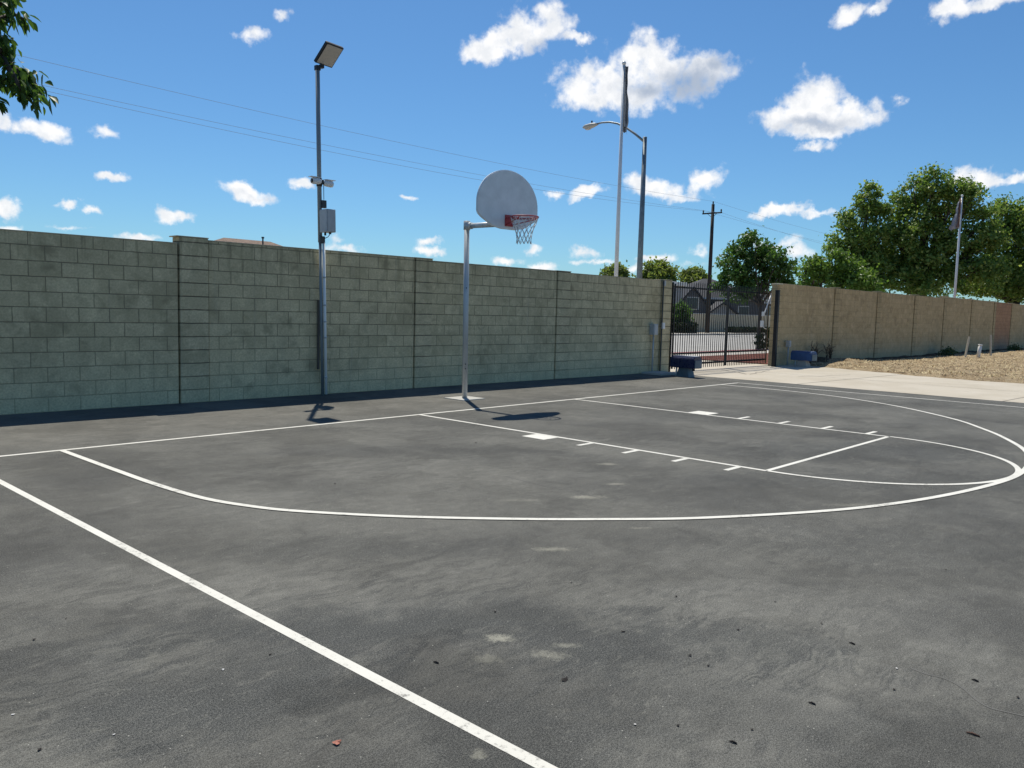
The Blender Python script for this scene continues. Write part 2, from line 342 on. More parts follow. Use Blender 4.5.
M['white'] = plain('white_plastic', (.75,.75,.74), .4, 0, .06)
M['boxgrey'] = plain('enclosure_grey', (.42,.44,.45), .5, .1, .1)
M['lens'] = plain('camera_glass', (.01,.01,.012), .15)
M['blue'] = plain('blue_cover', (.014,.022,.075), .32, 0, .25, 7)
M['blue2'] = plain('bright_blue_cover', (.028,.085,.22), .4, 0, .2, 7)
M['bluetop'] = plain('blue_cover_sunlit_top', (.50,.52,.58), .3, 0, .25, 7)  # pale tone paints the sun's sheen on the cover top
M['bluegrey'] = plain('blue_grey_end', (.10,.15,.185), .45, 0, .15)
M['flagpole'] = plain('white_flagpole', (.74,.74,.74), .4, .1, .08)
M['flag'] = plain('grey_flag', (.30,.30,.33), .85, 0, .3, 5)
M['flagpale'] = plain('pale_flag', (.42,.42,.43), .85, 0, .2, 5)
M['flagdark'] = plain('dark_flag', (.27,.27,.28), .85, 0, .3, 5)
M['flagbrown'] = plain('brown_flag', (.22,.13,.10), .85, 0, .25, 5)
M['lamppole'] = plain('street_lamp_steel', (.20,.235,.25), .5, .5, .2)
M['lamphead'] = plain('lamp_head', (.42,.41,.37), .5, 0, .1)
M['wood'] = plain('dark_utility_wood', (.045,.036,.03), .9, 0, .3, 5, .5, 30, True)
M['stake'] = plain('pale_stake_wood', (.56,.52,.43), .9, 0, .15, 5, streak=True)
M['wire'] = plain('cable', (.30,.38,.48), .6)
M['bark'] = plain('bark', (.085,.068,.052), .95, 0, .35, 7, .8, 25, True)
M['housewall'] = plain('house_grey', (.12,.125,.14), .9, 0, .1)
M['housewall2'] = plain('house_pale', (.33,.34,.36), .9, 0, .1)
M['shingle'] = plain('grey_shingle', (.04,.043,.05), .9, 0, .25, 3)
M['tile'] = plain('brown_tile', (.20,.135,.10), .9, 0, .3, 4, .6, 12)
M['trim'] = plain('white_trim', (.62,.62,.60), .6)
M['dktrim'] = plain('dark_trim', (.03,.033,.045), .7)
M['glass'] = plain('window_glass', (.06,.08,.09), .15)
M['cream'] = plain('cream_block', (.74,.63,.45), .95, 0, .12, 3)
M['whiteroof'] = plain('white_roof', (.72,.72,.70), .7, 0, .06)
M['leafdark'] = mat_leaf('leaf_dark', (.045,.11,.024), (.11,.21,.045), .55, (.13,.21,.05))
M['leafbig'] = mat_leaf('leaf_olive', (.065,.135,.028), (.22,.35,.07), .5, (.30,.38,.09), (.46,.52,.16))
M['leaflite'] = mat_leaf('leaf_light', (.09,.18,.028), (.19,.30,.055), .5, (.20,.30,.06))
M['leafnear'] = mat_leaf('leaf_near', (.045,.10,.022), (.10,.18,.035), .5, (.09,.16,.03))
M['leaffar'] = mat_leaf('leaf_far', (.12,.18,.045), (.28,.34,.085), .6, (.30,.33,.085))
M['hedge'] = mat_leaf('hedge_leaf', (.012,.026,.009), (.028,.05,.014), .2)
M['weed'] = mat_leaf('weed', (.04,.07,.02), (.07,.11,.03), .3)
M['deadstem'] = plain('dead_stem', (.085,.058,.04), .95)
M['straw'] = plain('straw', (.68,.56,.32), .95, 0, .25, 3)
M['scrap'] = plain('dark_leaf_scrap', (.018,.014,.012), .9)
M['dryleaf'] = plain('red_brown_leaf', (.36,.12,.075), .7, 0, .3, 40)
M['pale'] = plain('pale_paper', (.72,.70,.66), .8)
M['twigmat'] = plain('twig', (.09,.045,.03), .9)

# ------------------------------------------------------------------ mesh helpers
def tag(o, label=None, cat=None, group=None, kind=None):
    if label: o['label'] = label
    if cat: o['category'] = cat
    if group: o['group'] = group
    if kind: o['kind'] = kind
    return o
def empty(name, loc, label, cat, group=None, rz=0.0):
    o = bpy.data.objects.new(name, None); o.empty_display_size = .1
    COL.objects.link(o); o.location = loc; o.rotation_euler = (0,0,rz)
    return tag(o, label, cat, group)
def link(name, bm, mat, parent=None, smooth=False, loc=None):
    me = bpy.data.meshes.new(name); bm.normal_update(); bm.to_mesh(me); bm.free()
    if smooth:
        for p in me.polygons: p.use_smooth = True
    for mm in (mat if isinstance(mat, (list, tuple)) else [mat]): me.materials.append(mm)
    o = bpy.data.objects.new(name, me); COL.objects.link(o)
    if parent: o.parent = parent
    if loc is not None: o.location = loc
    return o
def raw(name, vs_, fs, mat, parent=None, smooth=False):
    me = bpy.data.meshes.new(name); me.from_pydata([tuple(v) for v in vs_], [], fs); me.update()
    if smooth:
        for p in me.polygons: p.use_smooth = True
    me.materials.append(mat)
    o = bpy.data.objects.new(name, me); COL.objects.link(o)
    if parent: o.parent = parent
    return o
def box(bm, x0, x1, y0, y1, z0, z1, bev=0.0, mtx=None, mi=0):
    vv = [bm.verts.new(v) for v in ((x0,y0,z0),(x1,y0,z0),(x1,y1,z0),(x0,y1,z0),(x0,y0,z1),(x1,y0,z1),(x1,y1,z1),(x0,y1,z1))]
    ff = [bm.faces.new([vv[i] for i in q]) for q in ((0,3,2,1),(4,5,6,7),(0,1,5,4),(1,2,6,5),(2,3,7,6),(3,0,4,7))]
    for f in ff: f.material_index = mi
    if mtx is not None:
        for v in vv: v.co = mtx @ v.co
    if bev > 0:
        es = {e for f in ff for e in f.edges}
        bmesh.ops.bevel(bm, geom=list(es), offset=bev, segments=2, affect='EDGES', profile=.6)
def tube(bm, pts, rad, seg=12, caps=True):
    """swept tube through pts; rad is a number or one per point"""
    pts = [Vector(p) for p in pts]; n = len(pts)
    rs = rad if isinstance(rad, (list, tuple)) else [rad]*n
    rings = []; ref = None
    for i, p in enumerate(pts):
        d = (pts[min(i+1, n-1)] - pts[max(i-1, 0)]).normalized()
        if ref is None: ref = Vector((1,0,0)) if abs(d.x) < .8 else Vector((0,1,0))
        a = (ref - d*ref.dot(d)).normalized(); bvec = d.cross(a); ref = a
        rings.append([bm.verts.new(p + (a*math.cos(2*math.pi*k/seg) + bvec*math.sin(2*math.pi*k/seg))*rs[i]) for k in range(seg)])
    for i in range(n-1):
        for k in range(seg):
            bm.faces.new((rings[i][k], rings[i][(k+1)%seg], rings[i+1][(k+1)%seg], rings[i+1][k]))
    if caps:
        bm.faces.new(rings[0][::-1]); bm.faces.new(rings[-1])
def strip(name, pts, wd, z, parent=None, mat=None):
    """flat painted strip of width wd along a ground polyline"""
    pts = [Vector((p[0], p[1])) for p in pts]; n = len(pts); vv = []; ff = []
    for i, p in enumerate(pts):
        d = (pts[min(i+1, n-1)] - pts[max(i-1, 0)]).normalized(); s = Vector((-d.y, d.x))*(wd/2)
        vv += [(p.x+s.x, p.y+s.y, z), (p.x-s.x, p.y-s.y, z)]
    for i in range(n-1): ff.append((2*i, 2*i+1, 2*i+3, 2*i+2))
    return tag(raw(name, vv, ff, mat or M['paint'], parent), kind='structure')
def sheet(name, x0, x1, y0, y1, z, mat):
    return tag(raw(name, [(x0,y0,z),(x1,y0,z),(x1,y1,z),(x0,y1,z)], [(0,1,2,3)], mat), kind='structure')
def spline(P, k=10):
    P = [Vector((p[0], p[1])) for p in P]; out = []
    for i in range(len(P)-1):
        a, b, c, d = P[max(i-1,0)], P[i], P[i+1], P[min(i+2, len(P)-1)]
        for j in range(k):
            u = j/k
            out.append(.5*((2*b)+(c-a)*u+(2*a-5*b+4*c-d)*u*u+(3*b-a-3*c+d)*u**3))
    out.append(P[-1]); return out

# ------------------------------------------------------------------ ground
sheet('ground', -1500, 1500, -1500, 1500, -.16, M['terrain'])
sheet('court_pavement', -60, 8.86, -60, 3.4, 0.0, M['asphalt'])
bm = bmesh.new(); box(bm, 8.86, 18.2, -60, 8.2, -.15, .006); tag(link('driveway', bm, M['concrete']), kind='structure')
jb = []
for (a, c) in (((8.86,-1.0),(16.0,-1.4)), ((8.86,2.25),(15.0,2.2)), ((8.86,-5.2),(15,-5.6)), ((11.9,2.2),(11.7,-7))):
    strip('pavement_joint', [a, c], .02, .010, mat=M['joint'])
random.seed(5)
def crack(a, b, n, amp, wd):
    pts = []
    for i in range(n+1):
        u = i/n; p = Vector(a).lerp(Vector(b), u); pts.append((p.x+random.uniform(-amp,amp), p.y+random.uniform(-amp,amp)))
    return strip('pavement_crack', pts, wd, .010, mat=M['joint'])
crack(gp(722,370)[:2], gp(748,374.5)[:2], 9, .06, .05); crack(gp(748,374.5)[:2], gp(770,371)[:2], 7, .05, .03); crack(gp(800,377)[:2], gp(850,375)[:2], 8, .05, .02)
# thin pale crack line in the asphalt, lower right
pc = [gp(x, y)[:2] for x, y in ((910,668),(925,674),(945,679),(962,688),(976,700),(990,708),(1010,713),(1040,720))]
strip('pavement_crack', spline(pc, 4), .008, .0015, mat=plain('crack_filler', (.12,.118,.108), .95))
pc = [gp(x, y)[:2] for x, y in ((508,477),(545,486),(580,493),(612,501))]
strip('pavement_crack', spline(pc, 4), .012, .0015, mat=bpy.data.materials['crack_filler'])

# dry dirt beside the driveway: a lumpy sheet with a ragged edge
def hsh(x, y):
    v = math.sin(x*12.9898+y*78.233)*43758.5453; return v-math.floor(v)
def vn(x, y):
    xi, yi = math.floor(x), math.floor(y); fx, fy = x-xi, y-yi; fx = fx*fx*(3-2*fx); fy = fy*fy*(3-2*fy)
    return (hsh(xi,yi)*(1-fx)+hsh(xi+1,yi)*fx)*(1-fy)+(hsh(xi,yi+1)*(1-fx)+hsh(xi+1,yi+1)*fx)*fy
def dirt_z(x, y):
    edge = 14.75 + max(0, (y+2.4))*.36 + (vn(y*1.3, 3.3)-.5)*.5 + (vn(y*5, 9.3)-.5)*.22
    k = min(1, max(0, (x-edge+.25)/.7)); k = k*k*(3-2*k)
    z = -.03 + .105*k + (vn(x*2.1, y*2.1)-.5)*.08*k + (vn(x*6, y*6)-.5)*.05*k
    far = min(1, max(0, (x-19)/6)); z -= .07*far
    z += .14*math.exp(-((x-18.3)**2+(y-1.6)**2)/1.1)
    if y > 1.2: z -= .03*min(1, (y-1.2)/1.0)
    return z
vv = []; ff = []
xs = [14.0+i*.14 for i in range(90)] + [26.6+i*.6 for i in range(100)]
ys = [2.62-i*.14 for i in range(70)] + [-7.2-i*1.2 for i in range(30)]
for y in ys:
    for x in xs: vv.append((x, y, dirt_z(x, y)))
nx = len(xs)
for j in range(len(ys)-1):
    for i in range(nx-1): ff.append((j*nx+i, j*nx+i+1, (j+1)*nx+i+1, (j+1)*nx+i)[::-1])
tag(raw('dirt_ground', vv, ff, M['dirt'], smooth=True), kind='structure')
# darker soil along the foot of the tan wall
vv = []; ff = []
xs2 = [15.9+i*.2 for i in range(170)]
for j, yy in enumerate((2.6, 2.3, 2.0)):
    for x in xs2: 
        y = yy + (0 if j < 2 else (vn(x*1.7, 1.1)-.5)*.5 + .1*max(0, 3-abs(x-17.6))*-1.2)
        vv.append((x, y, dirt_z(x, y) + (.045, .05, -.006)[j] + (vn(x*5, j*3.)-.5)*.03*(j < 2)))
n2 = len(xs2)
for j in range(2):
    for i in range(n2-1): ff.append((j*n2+i, j*n2+i+1, (j+1)*n2+i+1, (j+1)*n2+i)[::-1])
tag(raw('soil_strip', vv, ff, M['soil'], smooth=True), kind='structure')

# beyond the gate: planting bed, pavement, kerb, street
sheet('mulch_bed', 15.4, 120, 2.9, 6.4, .03, M['mulch'])
bm = bmesh.new(); box(bm, -80, 200, 6.45, 8.15, -.15, .02); tag(link('sidewalk', bm, M['walk']), kind='structure')
bm = bmesh.new(); box(bm, -80, 200, 8.2, 8.42, -.16, .03); tag(link('kerb', bm, M['redcurb']), kind='structure')
sheet('road', -200, 300, 8.43, 25.0, -.10, M['road'])
bm = bmesh.new(); box(bm, -200, 300, 25.0, 25.2, -.16, .03); tag(link('kerb', bm, M['walk']), kind='structure')
bm = bmesh.new(); box(bm, -200, 300, 25.2, 27.0, -.15, .02); tag(link('sidewalk', bm, M['walk']), kind='structure')
sheet('verge', -200, 300, 27.0, 29.0, .0, M['terrain'])

# ------------------------------------------------------------------ court markings
LW = .057
strip('baseline_marking', [(-30, .0), (7.95, .0)], LW, .0015)
strip('sideline_marking', [(-7.463, -40), (-7.463, -.028)], .056, .0015)
strip('sideline_marking', [(7.927, -40), (7.927, -.028)], .056, .0015)
strip('lane_marking', [(-1.80, -.0), (-1.80, -5.34)], LW, .003)
strip('lane_marking', [(1.80, -.0), (1.80, -5.34)], LW, .003)
strip('free_throw_marking', [(-1.775, -5.34), (1.775, -5.34)], .052, .0015)
strip('free_throw_circle_marking', [(1.80*math.cos(a)*1.0, -5.36-1.80*math.sin(a)) for a in [math.pi*i/60 for i in range(61)]], LW, .0045)
TP = [(-6.585,-.03),(-6.58,-.8),(-6.575,-1.39),(-6.56,-2.17),(-6.50,-2.87),(-6.36,-3.345),(-6.165,-3.727),(-5.705,-4.336),(-5.127,-4.941),(-4.642,-5.381),(-4.028,-5.871),(-3.056,-6.434),(-2.203,-6.775),(-1.255,-7.02),(-.25,-7.165),(.6,-7.15),(1.4,-7.03),(2.2,-6.80),(3.2,-6.35),(3.91,-5.94),(4.578,-5.506),(5.263,-4.877),(5.874,-4.207),(6.336,-3.525),(6.72,-2.74),(6.95,-1.85),(7.03,-.95),(7.03,-.03)]
strip('three_point_marking', spline(TP, 8), .060, .006)
for sx in (-1, 1):
    for (ya, wd) in ((-2.46, .36), (-3.16, .06), (-3.80, .06), (-4.44, .06), (-5.05, .06)):
        L = .28 if sx < 0 else .36
        strip('lane_block_marking', [(sx*1.815, ya), (sx*(1.815+L), ya)], wd, .0015)
bm = bmesh.new(); box(bm, -.03, .50, .92, 1.40, -.1, .012, .004); tag(link('post_pad', bm, M['pad']), kind='structure')

# ------------------------------------------------------------------ grey block wall
WROT = -.02
def wallY(x): return 3.0 + math.tan(WROT)*(x-1.0)
wall = empty('block_wall', (1.0, 3.0, 0), 'long grey concrete block wall with pilasters behind the court', 'wall', rz=WROT)
def lx(X): return X-1.0     # local x along the wall
PILS = [(-3.88, -3.436), (.658, 1.063), (4.77, 5.21), (8.96, 9.41)]
PX = [(-14.5, -3.88, 2.40), (-3.436, .658, 2.475), (1.063, 4.77, 2.44), (5.21, 8.96, 2.415)]
for i, (a, b_, h) in enumerate(PX):
    bm = bmesh.new(); box(bm, lx(a)+.014, lx(b_)-(.028), 0, .2, -.2, h); link('panel', bm, M['block'], wall)
    bm = bmesh.new(); box(bm, lx(a)+.003, lx(b_)-(.031), -.006, .206, h+.001, h+.016, .003); link('cap', bm, M['cap'], wall)
    bm = bmesh.new(); box(bm, lx(b_)-.028, lx(b_), .05, .16, -.2, h-.01); link('recess', bm, M['gap'], wall)
    bm = bmesh.new(); box(bm, lx(a), lx(a)+.014, .03, .16, -.2, h-.01); link('recess', bm, M['gap'], wall)
PH = [2.505, 2.475, 2.445, 2.435]
for (a, b_), h in zip(PILS, PH):
    bm = bmesh.new(); box(bm, lx(a), lx(b_), -.022, .23, -.2, h, .008)
    pl = link('pilaster', bm, M['block_pil'], wall)
    bm = bmesh.new(); box(bm, lx(a)-.05, lx(b_)+.006, -.030, .236, h+.002, h+.018, .005); link('cap', bm, M['cap'], pl)

# ------------------------------------------------------------------ tan block wall on the right
rw = empty('block_wall', (15.0, 2.42, 0), 'tan block wall with stepped top running right from the gate beside dry dirt', 'wall')
ex = [15.1, 19.55, 23.85, 28.45, 32.85, 37.7, 42.45, 46.65, 51.1, 55.6, 60.1, 64.6]
for i in range(len(ex)-1):
    a, b_ = ex[i]-15.0, ex[i+1]-15.0
    h = 2.59 + .012*min(i, 3) if i < 4 else 2.70
    mt = M['red_block'] if i == 6 else M['tan_block']
    bm = bmesh.new(); box(bm, a+.02, b_-.045, .02, .2, -.4, h); p = link('panel', bm, mt, rw)
    if i == 6: tag(p, 'panel patched in reddish brown')
    bm = bmesh.new(); box(bm, a+.02, b_-.025, .012, .206, h+.001, h+.016, .003); link('cap', bm, M['cap'], rw)
    bm = bmesh.new(); box(bm, b_-.045, b_, .09, .16, -.4, h); link('recess', bm, M['gap'], rw)
    if i > 0:
        bm = bmesh.new(); box(bm, a, a+.40, -.012, .23, -.4, h+(.03 if i in (4,) else .012), .006); pl = link('pilaster', bm, M['tan_pil'], rw)
        bm = bmesh.new(); box(bm, a-.015, a+.415, -.02, .238, h+.032, h+.048, .004)
        link('cap', bm, M['cap'], pl)
bm = bmesh.new(); box(bm, -.15, .16, -.04, .16, -.4, 2.54, .008); pl = link('pilaster', bm, M['tan_pil'], rw)
bm = bmesh.new(); box(bm, -.175, .185, -.06, .18, 2.542, 2.59, .02); link('cap', bm, M['cap'], pl)

# ------------------------------------------------------------------ driveway gate: two swinging leaves
def gate_leaf(x0, x1, label):
    g = empty('gate_leaf', (x0, 2.76, 0), label, 'gate', 'two leaves of the driveway gate')
    W = x1-x0
    for xx in (0, W-.055):
        bm = bmesh.new(); box(bm, xx, xx+.05, -.015, .015, .08, 2.36); link('stile', bm, M['gateblack'], g)
    for z, hh in ((2.25, .045), (.46, .045), (.17, .055)):
        bm = bmesh.new(); box(bm, .056, W-.056, -.022, .022, z, z+hh); link('rail', bm, M['gateblack'], g)
    n = 24; me = None
    for k in range(n):
        x = .055 + (W-.11)*(k+.5)/n
        if me is None:
            bm = bmesh.new(); box(bm, -.010, .010, -.036, -.0225, .07, 2.40)
            tip = [bm.verts.new((sx*.010, sy, 2.40)) for sx, sy in ((-1,-.036),(1,-.036),(1,-.0225),(-1,-.0225))]
            ap = bm.verts.new((0, -.031, 2.46))
            for q in range(4): bm.faces.new((tip[q], tip[(q+1)%4], ap))
            o = link('picket', bm, M['gateblack'], g); me = o.data
        else:
            o = bpy.data.objects.new('picket', me); COL.objects.link(o); o.parent = g
        o.location = (x, 0, 0)
    return g
gl = gate_leaf(9.46, 12.40, 'black steel picket gate leaf hinged at the grey block wall')
gr = gate_leaf(12.43, 15.10, 'black steel picket gate leaf hinged at the tan wall pillar')
gp_ = empty('gate_post', (14.64, 2.28, 0), 'square black gate post against the tan wall end pillar', 'post')
bm = bmesh.new(); box(bm, -.055, .055, -.055, .055, -.1, 2.36, .006); link('post', bm, M['gateblack'], gp_)
bm = bmesh.new(); box(bm, -.062, .062, -.062, .062, 2.361, 2.38, .006); link('post_cap', bm, M['gateblack'], gp_)
gp2 = empty('gate_post', (9.435, 2.80, 0), 'slim black gate post against the grey wall end', 'post')
bm = bmesh.new(); box(bm, -.018, .018, -.02, .02, -.1, 2.40, .004); link('post', bm, M['gateblack'], gp2)
# pale gate latch with a rod on the right leaf
lt = empty('gate_latch', (14.45, 2.66, 0), 'pale lock box with bent rod on the right gate leaf', 'latch')
bm = bmesh.new(); box(bm, -.07, .07, -.04, .02, 1.22, 1.42, .01); link('lock_box', bm, M['white'], lt)
bm = bmesh.new(); tube(bm, [(0,-.05,1.62),(.10,-.05,1.72),(.18,-.08,1.95),(.27,-.12,2.2)], .018, 8); link('rod', bm, M['white'], lt, True)
bm = bmesh.new(); tube(bm, [(-.02,-.05,1.25),(.12,-.05,1.18),(.24,-.05,1.16)], .012, 8); link('rod', bm, M['white'], lt, True)
bm = bmesh.new(); box(bm, -.05, .06, -.06, .0, 1.56, 1.70, .01); link('bracket', bm, M['white'], lt)

# ------------------------------------------------------------------ gate operators
def operator(loc, label, cov, ped, rz=0.0):
    g = empty('gate_operator', loc, label, 'gate opener', 'gate openers either side of the driveway', rz)
    # pedestal: tapered concrete foot
    bm = bmesh.new(); box(bm, -.13, .13, -.20, .20, -.03, .24, .02)
    for v in bm.verts:
        if v.co.z > .1: v.co.x *= .8; v.co.y *= .72
    link('pedestal', bm, ped, g)
    bm = bmesh.new(); prof = [(-.17,.225),(.17,.225),(.17,.45),(.12,.52),(-.12,.52),(-.17,.46)]
    a = [bm.verts.new((x, -.36, z)) for x, z in prof]; b2 = [bm.verts.new((x, .36, z)) for x, z in prof]
    for i in range(6):
        f = bm.faces.new((a[i], b2[i], b2[(i+1)%6], a[(i+1)%6]))
    e1 = bm.faces.new(a); e2 = bm.faces.new(b2[::-1])
    bmesh.ops.recalc_face_normals(bm, faces=bm.faces[:])
    bmesh.ops.bevel(bm, geom=bm.edges[:], offset=.012, segments=2, affect='EDGES')
    link('cover', bm, cov, g)
    bm = bmesh.new(); box(bm, -.14, .14, -.385, -.361, .235, .43, .008); link('end_plate', bm, M['bluegrey'], g)
    bm = bmesh.new(); box(bm, -.105, .105, -.33, .02, .521, .526); link('top_highlight', bm, M['bluetop'], g)  # thin pale sheet standing for the sun highlight on the cover
    bm = bmesh.new(); tube(bm, [(-.05,.24,-.02),(-.05,.24,.24)], .02, 8); link('conduit', bm, M['white'], g, True)
    bm = bmesh.new(); tube(bm, [(.04,.30,-.02),(.02,.30,.1),(.04,.30,.24)], .02, 8); link('conduit', bm, M['white'], g, True)
    bm = bmesh.new(); tube(bm, [(.0,-.24,.24),(.0,-.24,.16)], .035, 10); link('drive_shaft', bm, M['darksteel'], g, True)
    return g
o1 = operator((8.35, 1.66, 0), 'dark blue gate opener housing on pedestal beside grey wall end', M['blue'], M['bluegrey'], rz=R(-6))
o2 = operator((15.62, 1.76, -.02), 'bright blue gate opener housing in front of the tan wall', M['blue2'], M['walk'], rz=R(-8))
bm = bmesh.new(); box(bm, 8.1, 8.84, 2.2, 2.8, -.1, .05, .01)
tag(link('opener_slab', bm, M['walk']), kind='structure')

# ------------------------------------------------------------------ electrical boxes and conduits on the walls
def wallbox(X, Y, z0, z1, wd, dp, label, ground=True, cx=0.0):
    g = empty('electrical_box', (X, Y, 0), label, 'electrical box')
    bm = bmesh.new(); box(bm, -wd/2, wd/2, -dp, 0, z0, z1, .008); e = link('enclosure', bm, M['boxgrey'], g)
    bm = bmesh.new(); box(bm, -wd/2+.02, wd/2-.02, -dp-.008, -dp-.001, z0+.02, z1-.02, .003); link('lid', bm, M['boxgrey'], e)
    bm = bmesh.new(); tube(bm, [(cx, -dp/2, 0), (cx, -dp/2, z0)], .022, 10); link('conduit', bm, M['galv'], g, True)
    return g
wallbox(8.56, wallY(8.56), 1.00, 1.28, .19, .14, 'grey electrical box on a thin conduit, near the end of the grey wall')
g = empty('conduit_run', (8.93, wallY(8.93)-.0, 0), 'full height dark conduit with small white box near grey wall end', 'conduit')
bm = bmesh.new(); box(bm, -.025, .012, -.085, -.058, 0, 2.42, .004); link('channel', bm, M['darksteel'], g)
bm = bmesh.new(); box(bm, -.04, .06, -.13, -.086, 1.16, 1.32, .006); link('junction_box', bm, M['white'], g)
bm = bmesh.new(); box(bm, .014, .09, -.09, -.058, 2.28, 2.42, .006); link('top_box', bm, M['boxgrey'], g)
wallbox(15.70, 2.375, .60, .80, .14, .12, 'small pale grey electrical box on the tan wall above the blue housing')
bm = bmesh.new(); box(bm, -.018, .018, -.03, -.002, .44, 1.63, .004)
ch = link('steel_channel', bm, M['brownsteel'], None); ch.location = (-1.475, wallY(-1.475), 0)
tag(ch, 'dark steel strip fixed upright on grey wall beside the floodlight pole', 'steel strip')

# ------------------------------------------------------------------ floodlight pole
fp = empty('floodlight_pole', (-1.475, 2.90, 0), 'tall blue grey pole with square floodlight, cameras and grey box', 'light pole')
fp.rotation_euler = Matrix.Rotation(-.021, 3, FW).to_euler()
bm = bmesh.new(); tube(bm, [(0,0,-.05),(0,0,2.6)], .027, 16); tube(bm, [(0,0,2.6),(0,0,5.50)], .037, 16); link('pole', bm, M['galv2'], fp, True)
for z in (.3, .98, 1.25, 1.53, 2.0):
    bm = bmesh.new(); tube(bm, [(.034,-.052,z),(.034,-.052,z+.025)], .031, 16); link('band', bm, M['galv'], fp, True)
bm = bmesh.new(); tube(bm, [(.034,-.052,.02),(.034,-.052,2.60)], .024, 12); link('conduit', bm, M['condpaint'], fp, True)
# floodlight: hinged panel facing the court and the ground
T = Matrix.Translation((-.06,-.02,5.53)) @ Matrix.Rotation(R(9), 4, 'Z') @ Matrix.Rotation(R(-43), 4, 'X')     # local: x along wall, -y outward
bm = bmesh.new(); box(bm, 0, .38, -.40, 0, 0, .055, .012, T); fl = link('floodlight', bm, M['black'], fp)
bm = bmesh.new(); box(bm, .022, .358, -.378, -.022, -.006, -.001, 0, T); link('lens', bm, M['led'], fl)
bm = bmesh.new()
for k in range(8): box(bm, .05+k*.04, .056+k*.04, -.31, -.06, .057, .085, 0, T)
link('fin', bm, M['black'], fl)
bm = bmesh.new(); box(bm, -.04, .04, -.04, .04, 5.42, 5.50, .008); box(bm, .041, .11, -.04, .03, 5.47, 5.53, .008); link('bracket', bm, M['black'], fp)
def bullet(sgn, yy, z):
    bm = bmesh.new(); tube(bm, [(sgn*.03,yy,z),(sgn*.06,yy,z),(sgn*.17,yy,z-.004),(sgn*.20,yy,z-.006)], [.035,.05,.055,.047], 16)
    cb = link('security_camera', bm, M['white'], fp, True)
    bm = bmesh.new(); tube(bm, [(sgn*.2005,yy,z-.006),(sgn*.206,yy,z-.006)], .036, 16); link('camera_lens', bm, M['lens'], cb, True)
    bm = bmesh.new(); box(bm, min(sgn*.05,sgn*.24), max(sgn*.05,sgn*.24), yy-.05, yy+.05, z+.054, z+.064, .004); link('sun_shield', bm, M['white'], cb)
bullet(-1, -.085, 3.60); bullet(1, -.085, 3.58)
bm = bmesh.new(); tube(bm, [(0,0,3.53),(0,0,3.66)], .048, 16); box(bm, -.025, .025, -.10, -.04, 3.555, 3.63, .006); link('camera_mount', bm, M['black'], fp)
bm = bmesh.new(); box(bm, .0, .085, -.085, -.02, 3.17, 3.30, .01); link('antenna_box', bm, M['darksteel'], fp)
bm = bmesh.new(); box(bm, -.035, .145, -.25, -.04, 2.76, 3.14, .01); eb = link('enclosure', bm, M['boxgrey'], fp)
bm = bmesh.new(); box(bm, -.022, .132, -.258, -.2515, 2.775, 3.125, .003); link('lid', bm, M['boxgrey'], eb)
bm = bmesh.new(); tube(bm, [(.02,-.12,2.76),(.02,-.12,2.71)], .018, 8); link('cable_gland', bm, M['darksteel'], eb, True)
bm = bmesh.new(); tube(bm, [(.09,-.16,2.76),(.09,-.16,2.735)], .022, 8); link('cable_gland', bm, M['darksteel'], eb, True)
bm = bmesh.new(); box(bm, -.04, .05, -.075, -.03, 2.58, 2.70, .008); link('clamp', bm, M['darksteel'], fp)
bm = bmesh.new(); tube(bm, [(.045,-.06,3.55),(.045,-.06,3.31)], .006, 6); link('cable', bm, M['black'], fp, True)
bm = bmesh.new(); tube(bm, [(.09,-.16,2.735),(.07,-.13,2.69),(.03,-.075,2.66)], .006, 6); link('cable', bm, M['black'], fp, True)

# ------------------------------------------------------------------ basketball hoop
hp = empty('basketball_hoop', (.24, 1.165, 0), 'basketball hoop with white fan backboard on galvanised steel post', 'basketball hoop')
hp.rotation_euler = Matrix.Rotation(-.008, 3, FW).to_euler()
bm = bmesh.new(); tube(bm, [(0,0,-.05),(0,0,2.99)], .046, 24); link('post', bm, M['galv'], hp, True)
bm = bmesh.new(); tube(bm, [(0,0,2.88),(0,0,3.03)], .056, 24); tube(bm, [(0,-.02,2.945),(0,-.12,2.943)], .056, 20); link('elbow', bm, M['galv'], hp, True)
bm = bmesh.new(); tube(bm, [(0,-.08,2.945),(.0,-.66,2.935)], .044, 20); link('arm', bm, M['galv'], hp, True)
BT = Matrix.Translation((.22,-.74,-.02)) @ Matrix.Rotation(R(-4), 4, 'Z')
# fan outline (x, z): dome top, straight flanks, tapered bottom
out = []
zb = 2.885
pts2 = [(-.16,0),(.16,0)]
HW = .685
dome = [(HW*math.cos(a), .39+.575*math.sin(a)) for a in [math.pi*i/36 for i in range(37)]]
prof = [(.36,.035),(.60,.16),(.665,.21),(HW,.26)] + dome + [(-HW,.26),(-.665,.21),(-.60,.16),(-.36,.035)]
prof = [(-.16,0),(.16,0)] + prof
bm = bmesh.new()
f0 = [bm.verts.new(BT @ Vector((x,-.022,zb+z))) for x, z in prof]; f1 = [bm.verts.new(BT @ Vector((x,.022,zb+z))) for x, z in prof]
bm.faces.new(f0); bm.faces.new(f1[::-1]); n = len(prof)
for i in range(n): bm.faces.new((f0[i], f1[i], f1[(i+1)%n], f0[(i+1)%n]))
bmesh.ops.recalc_face_normals(bm, faces=bm.faces[:])
es = [e for e in bm.edges if len(e.link_faces) == 2 and {len(f.verts) for f in e.link_faces} == {4, n}]
bmesh.ops.bevel(bm, geom=es, offset=.014, segments=3, affect='EDGES')
bd = link('backboard', bm, M['board'], hp)
bm = bmesh.new()
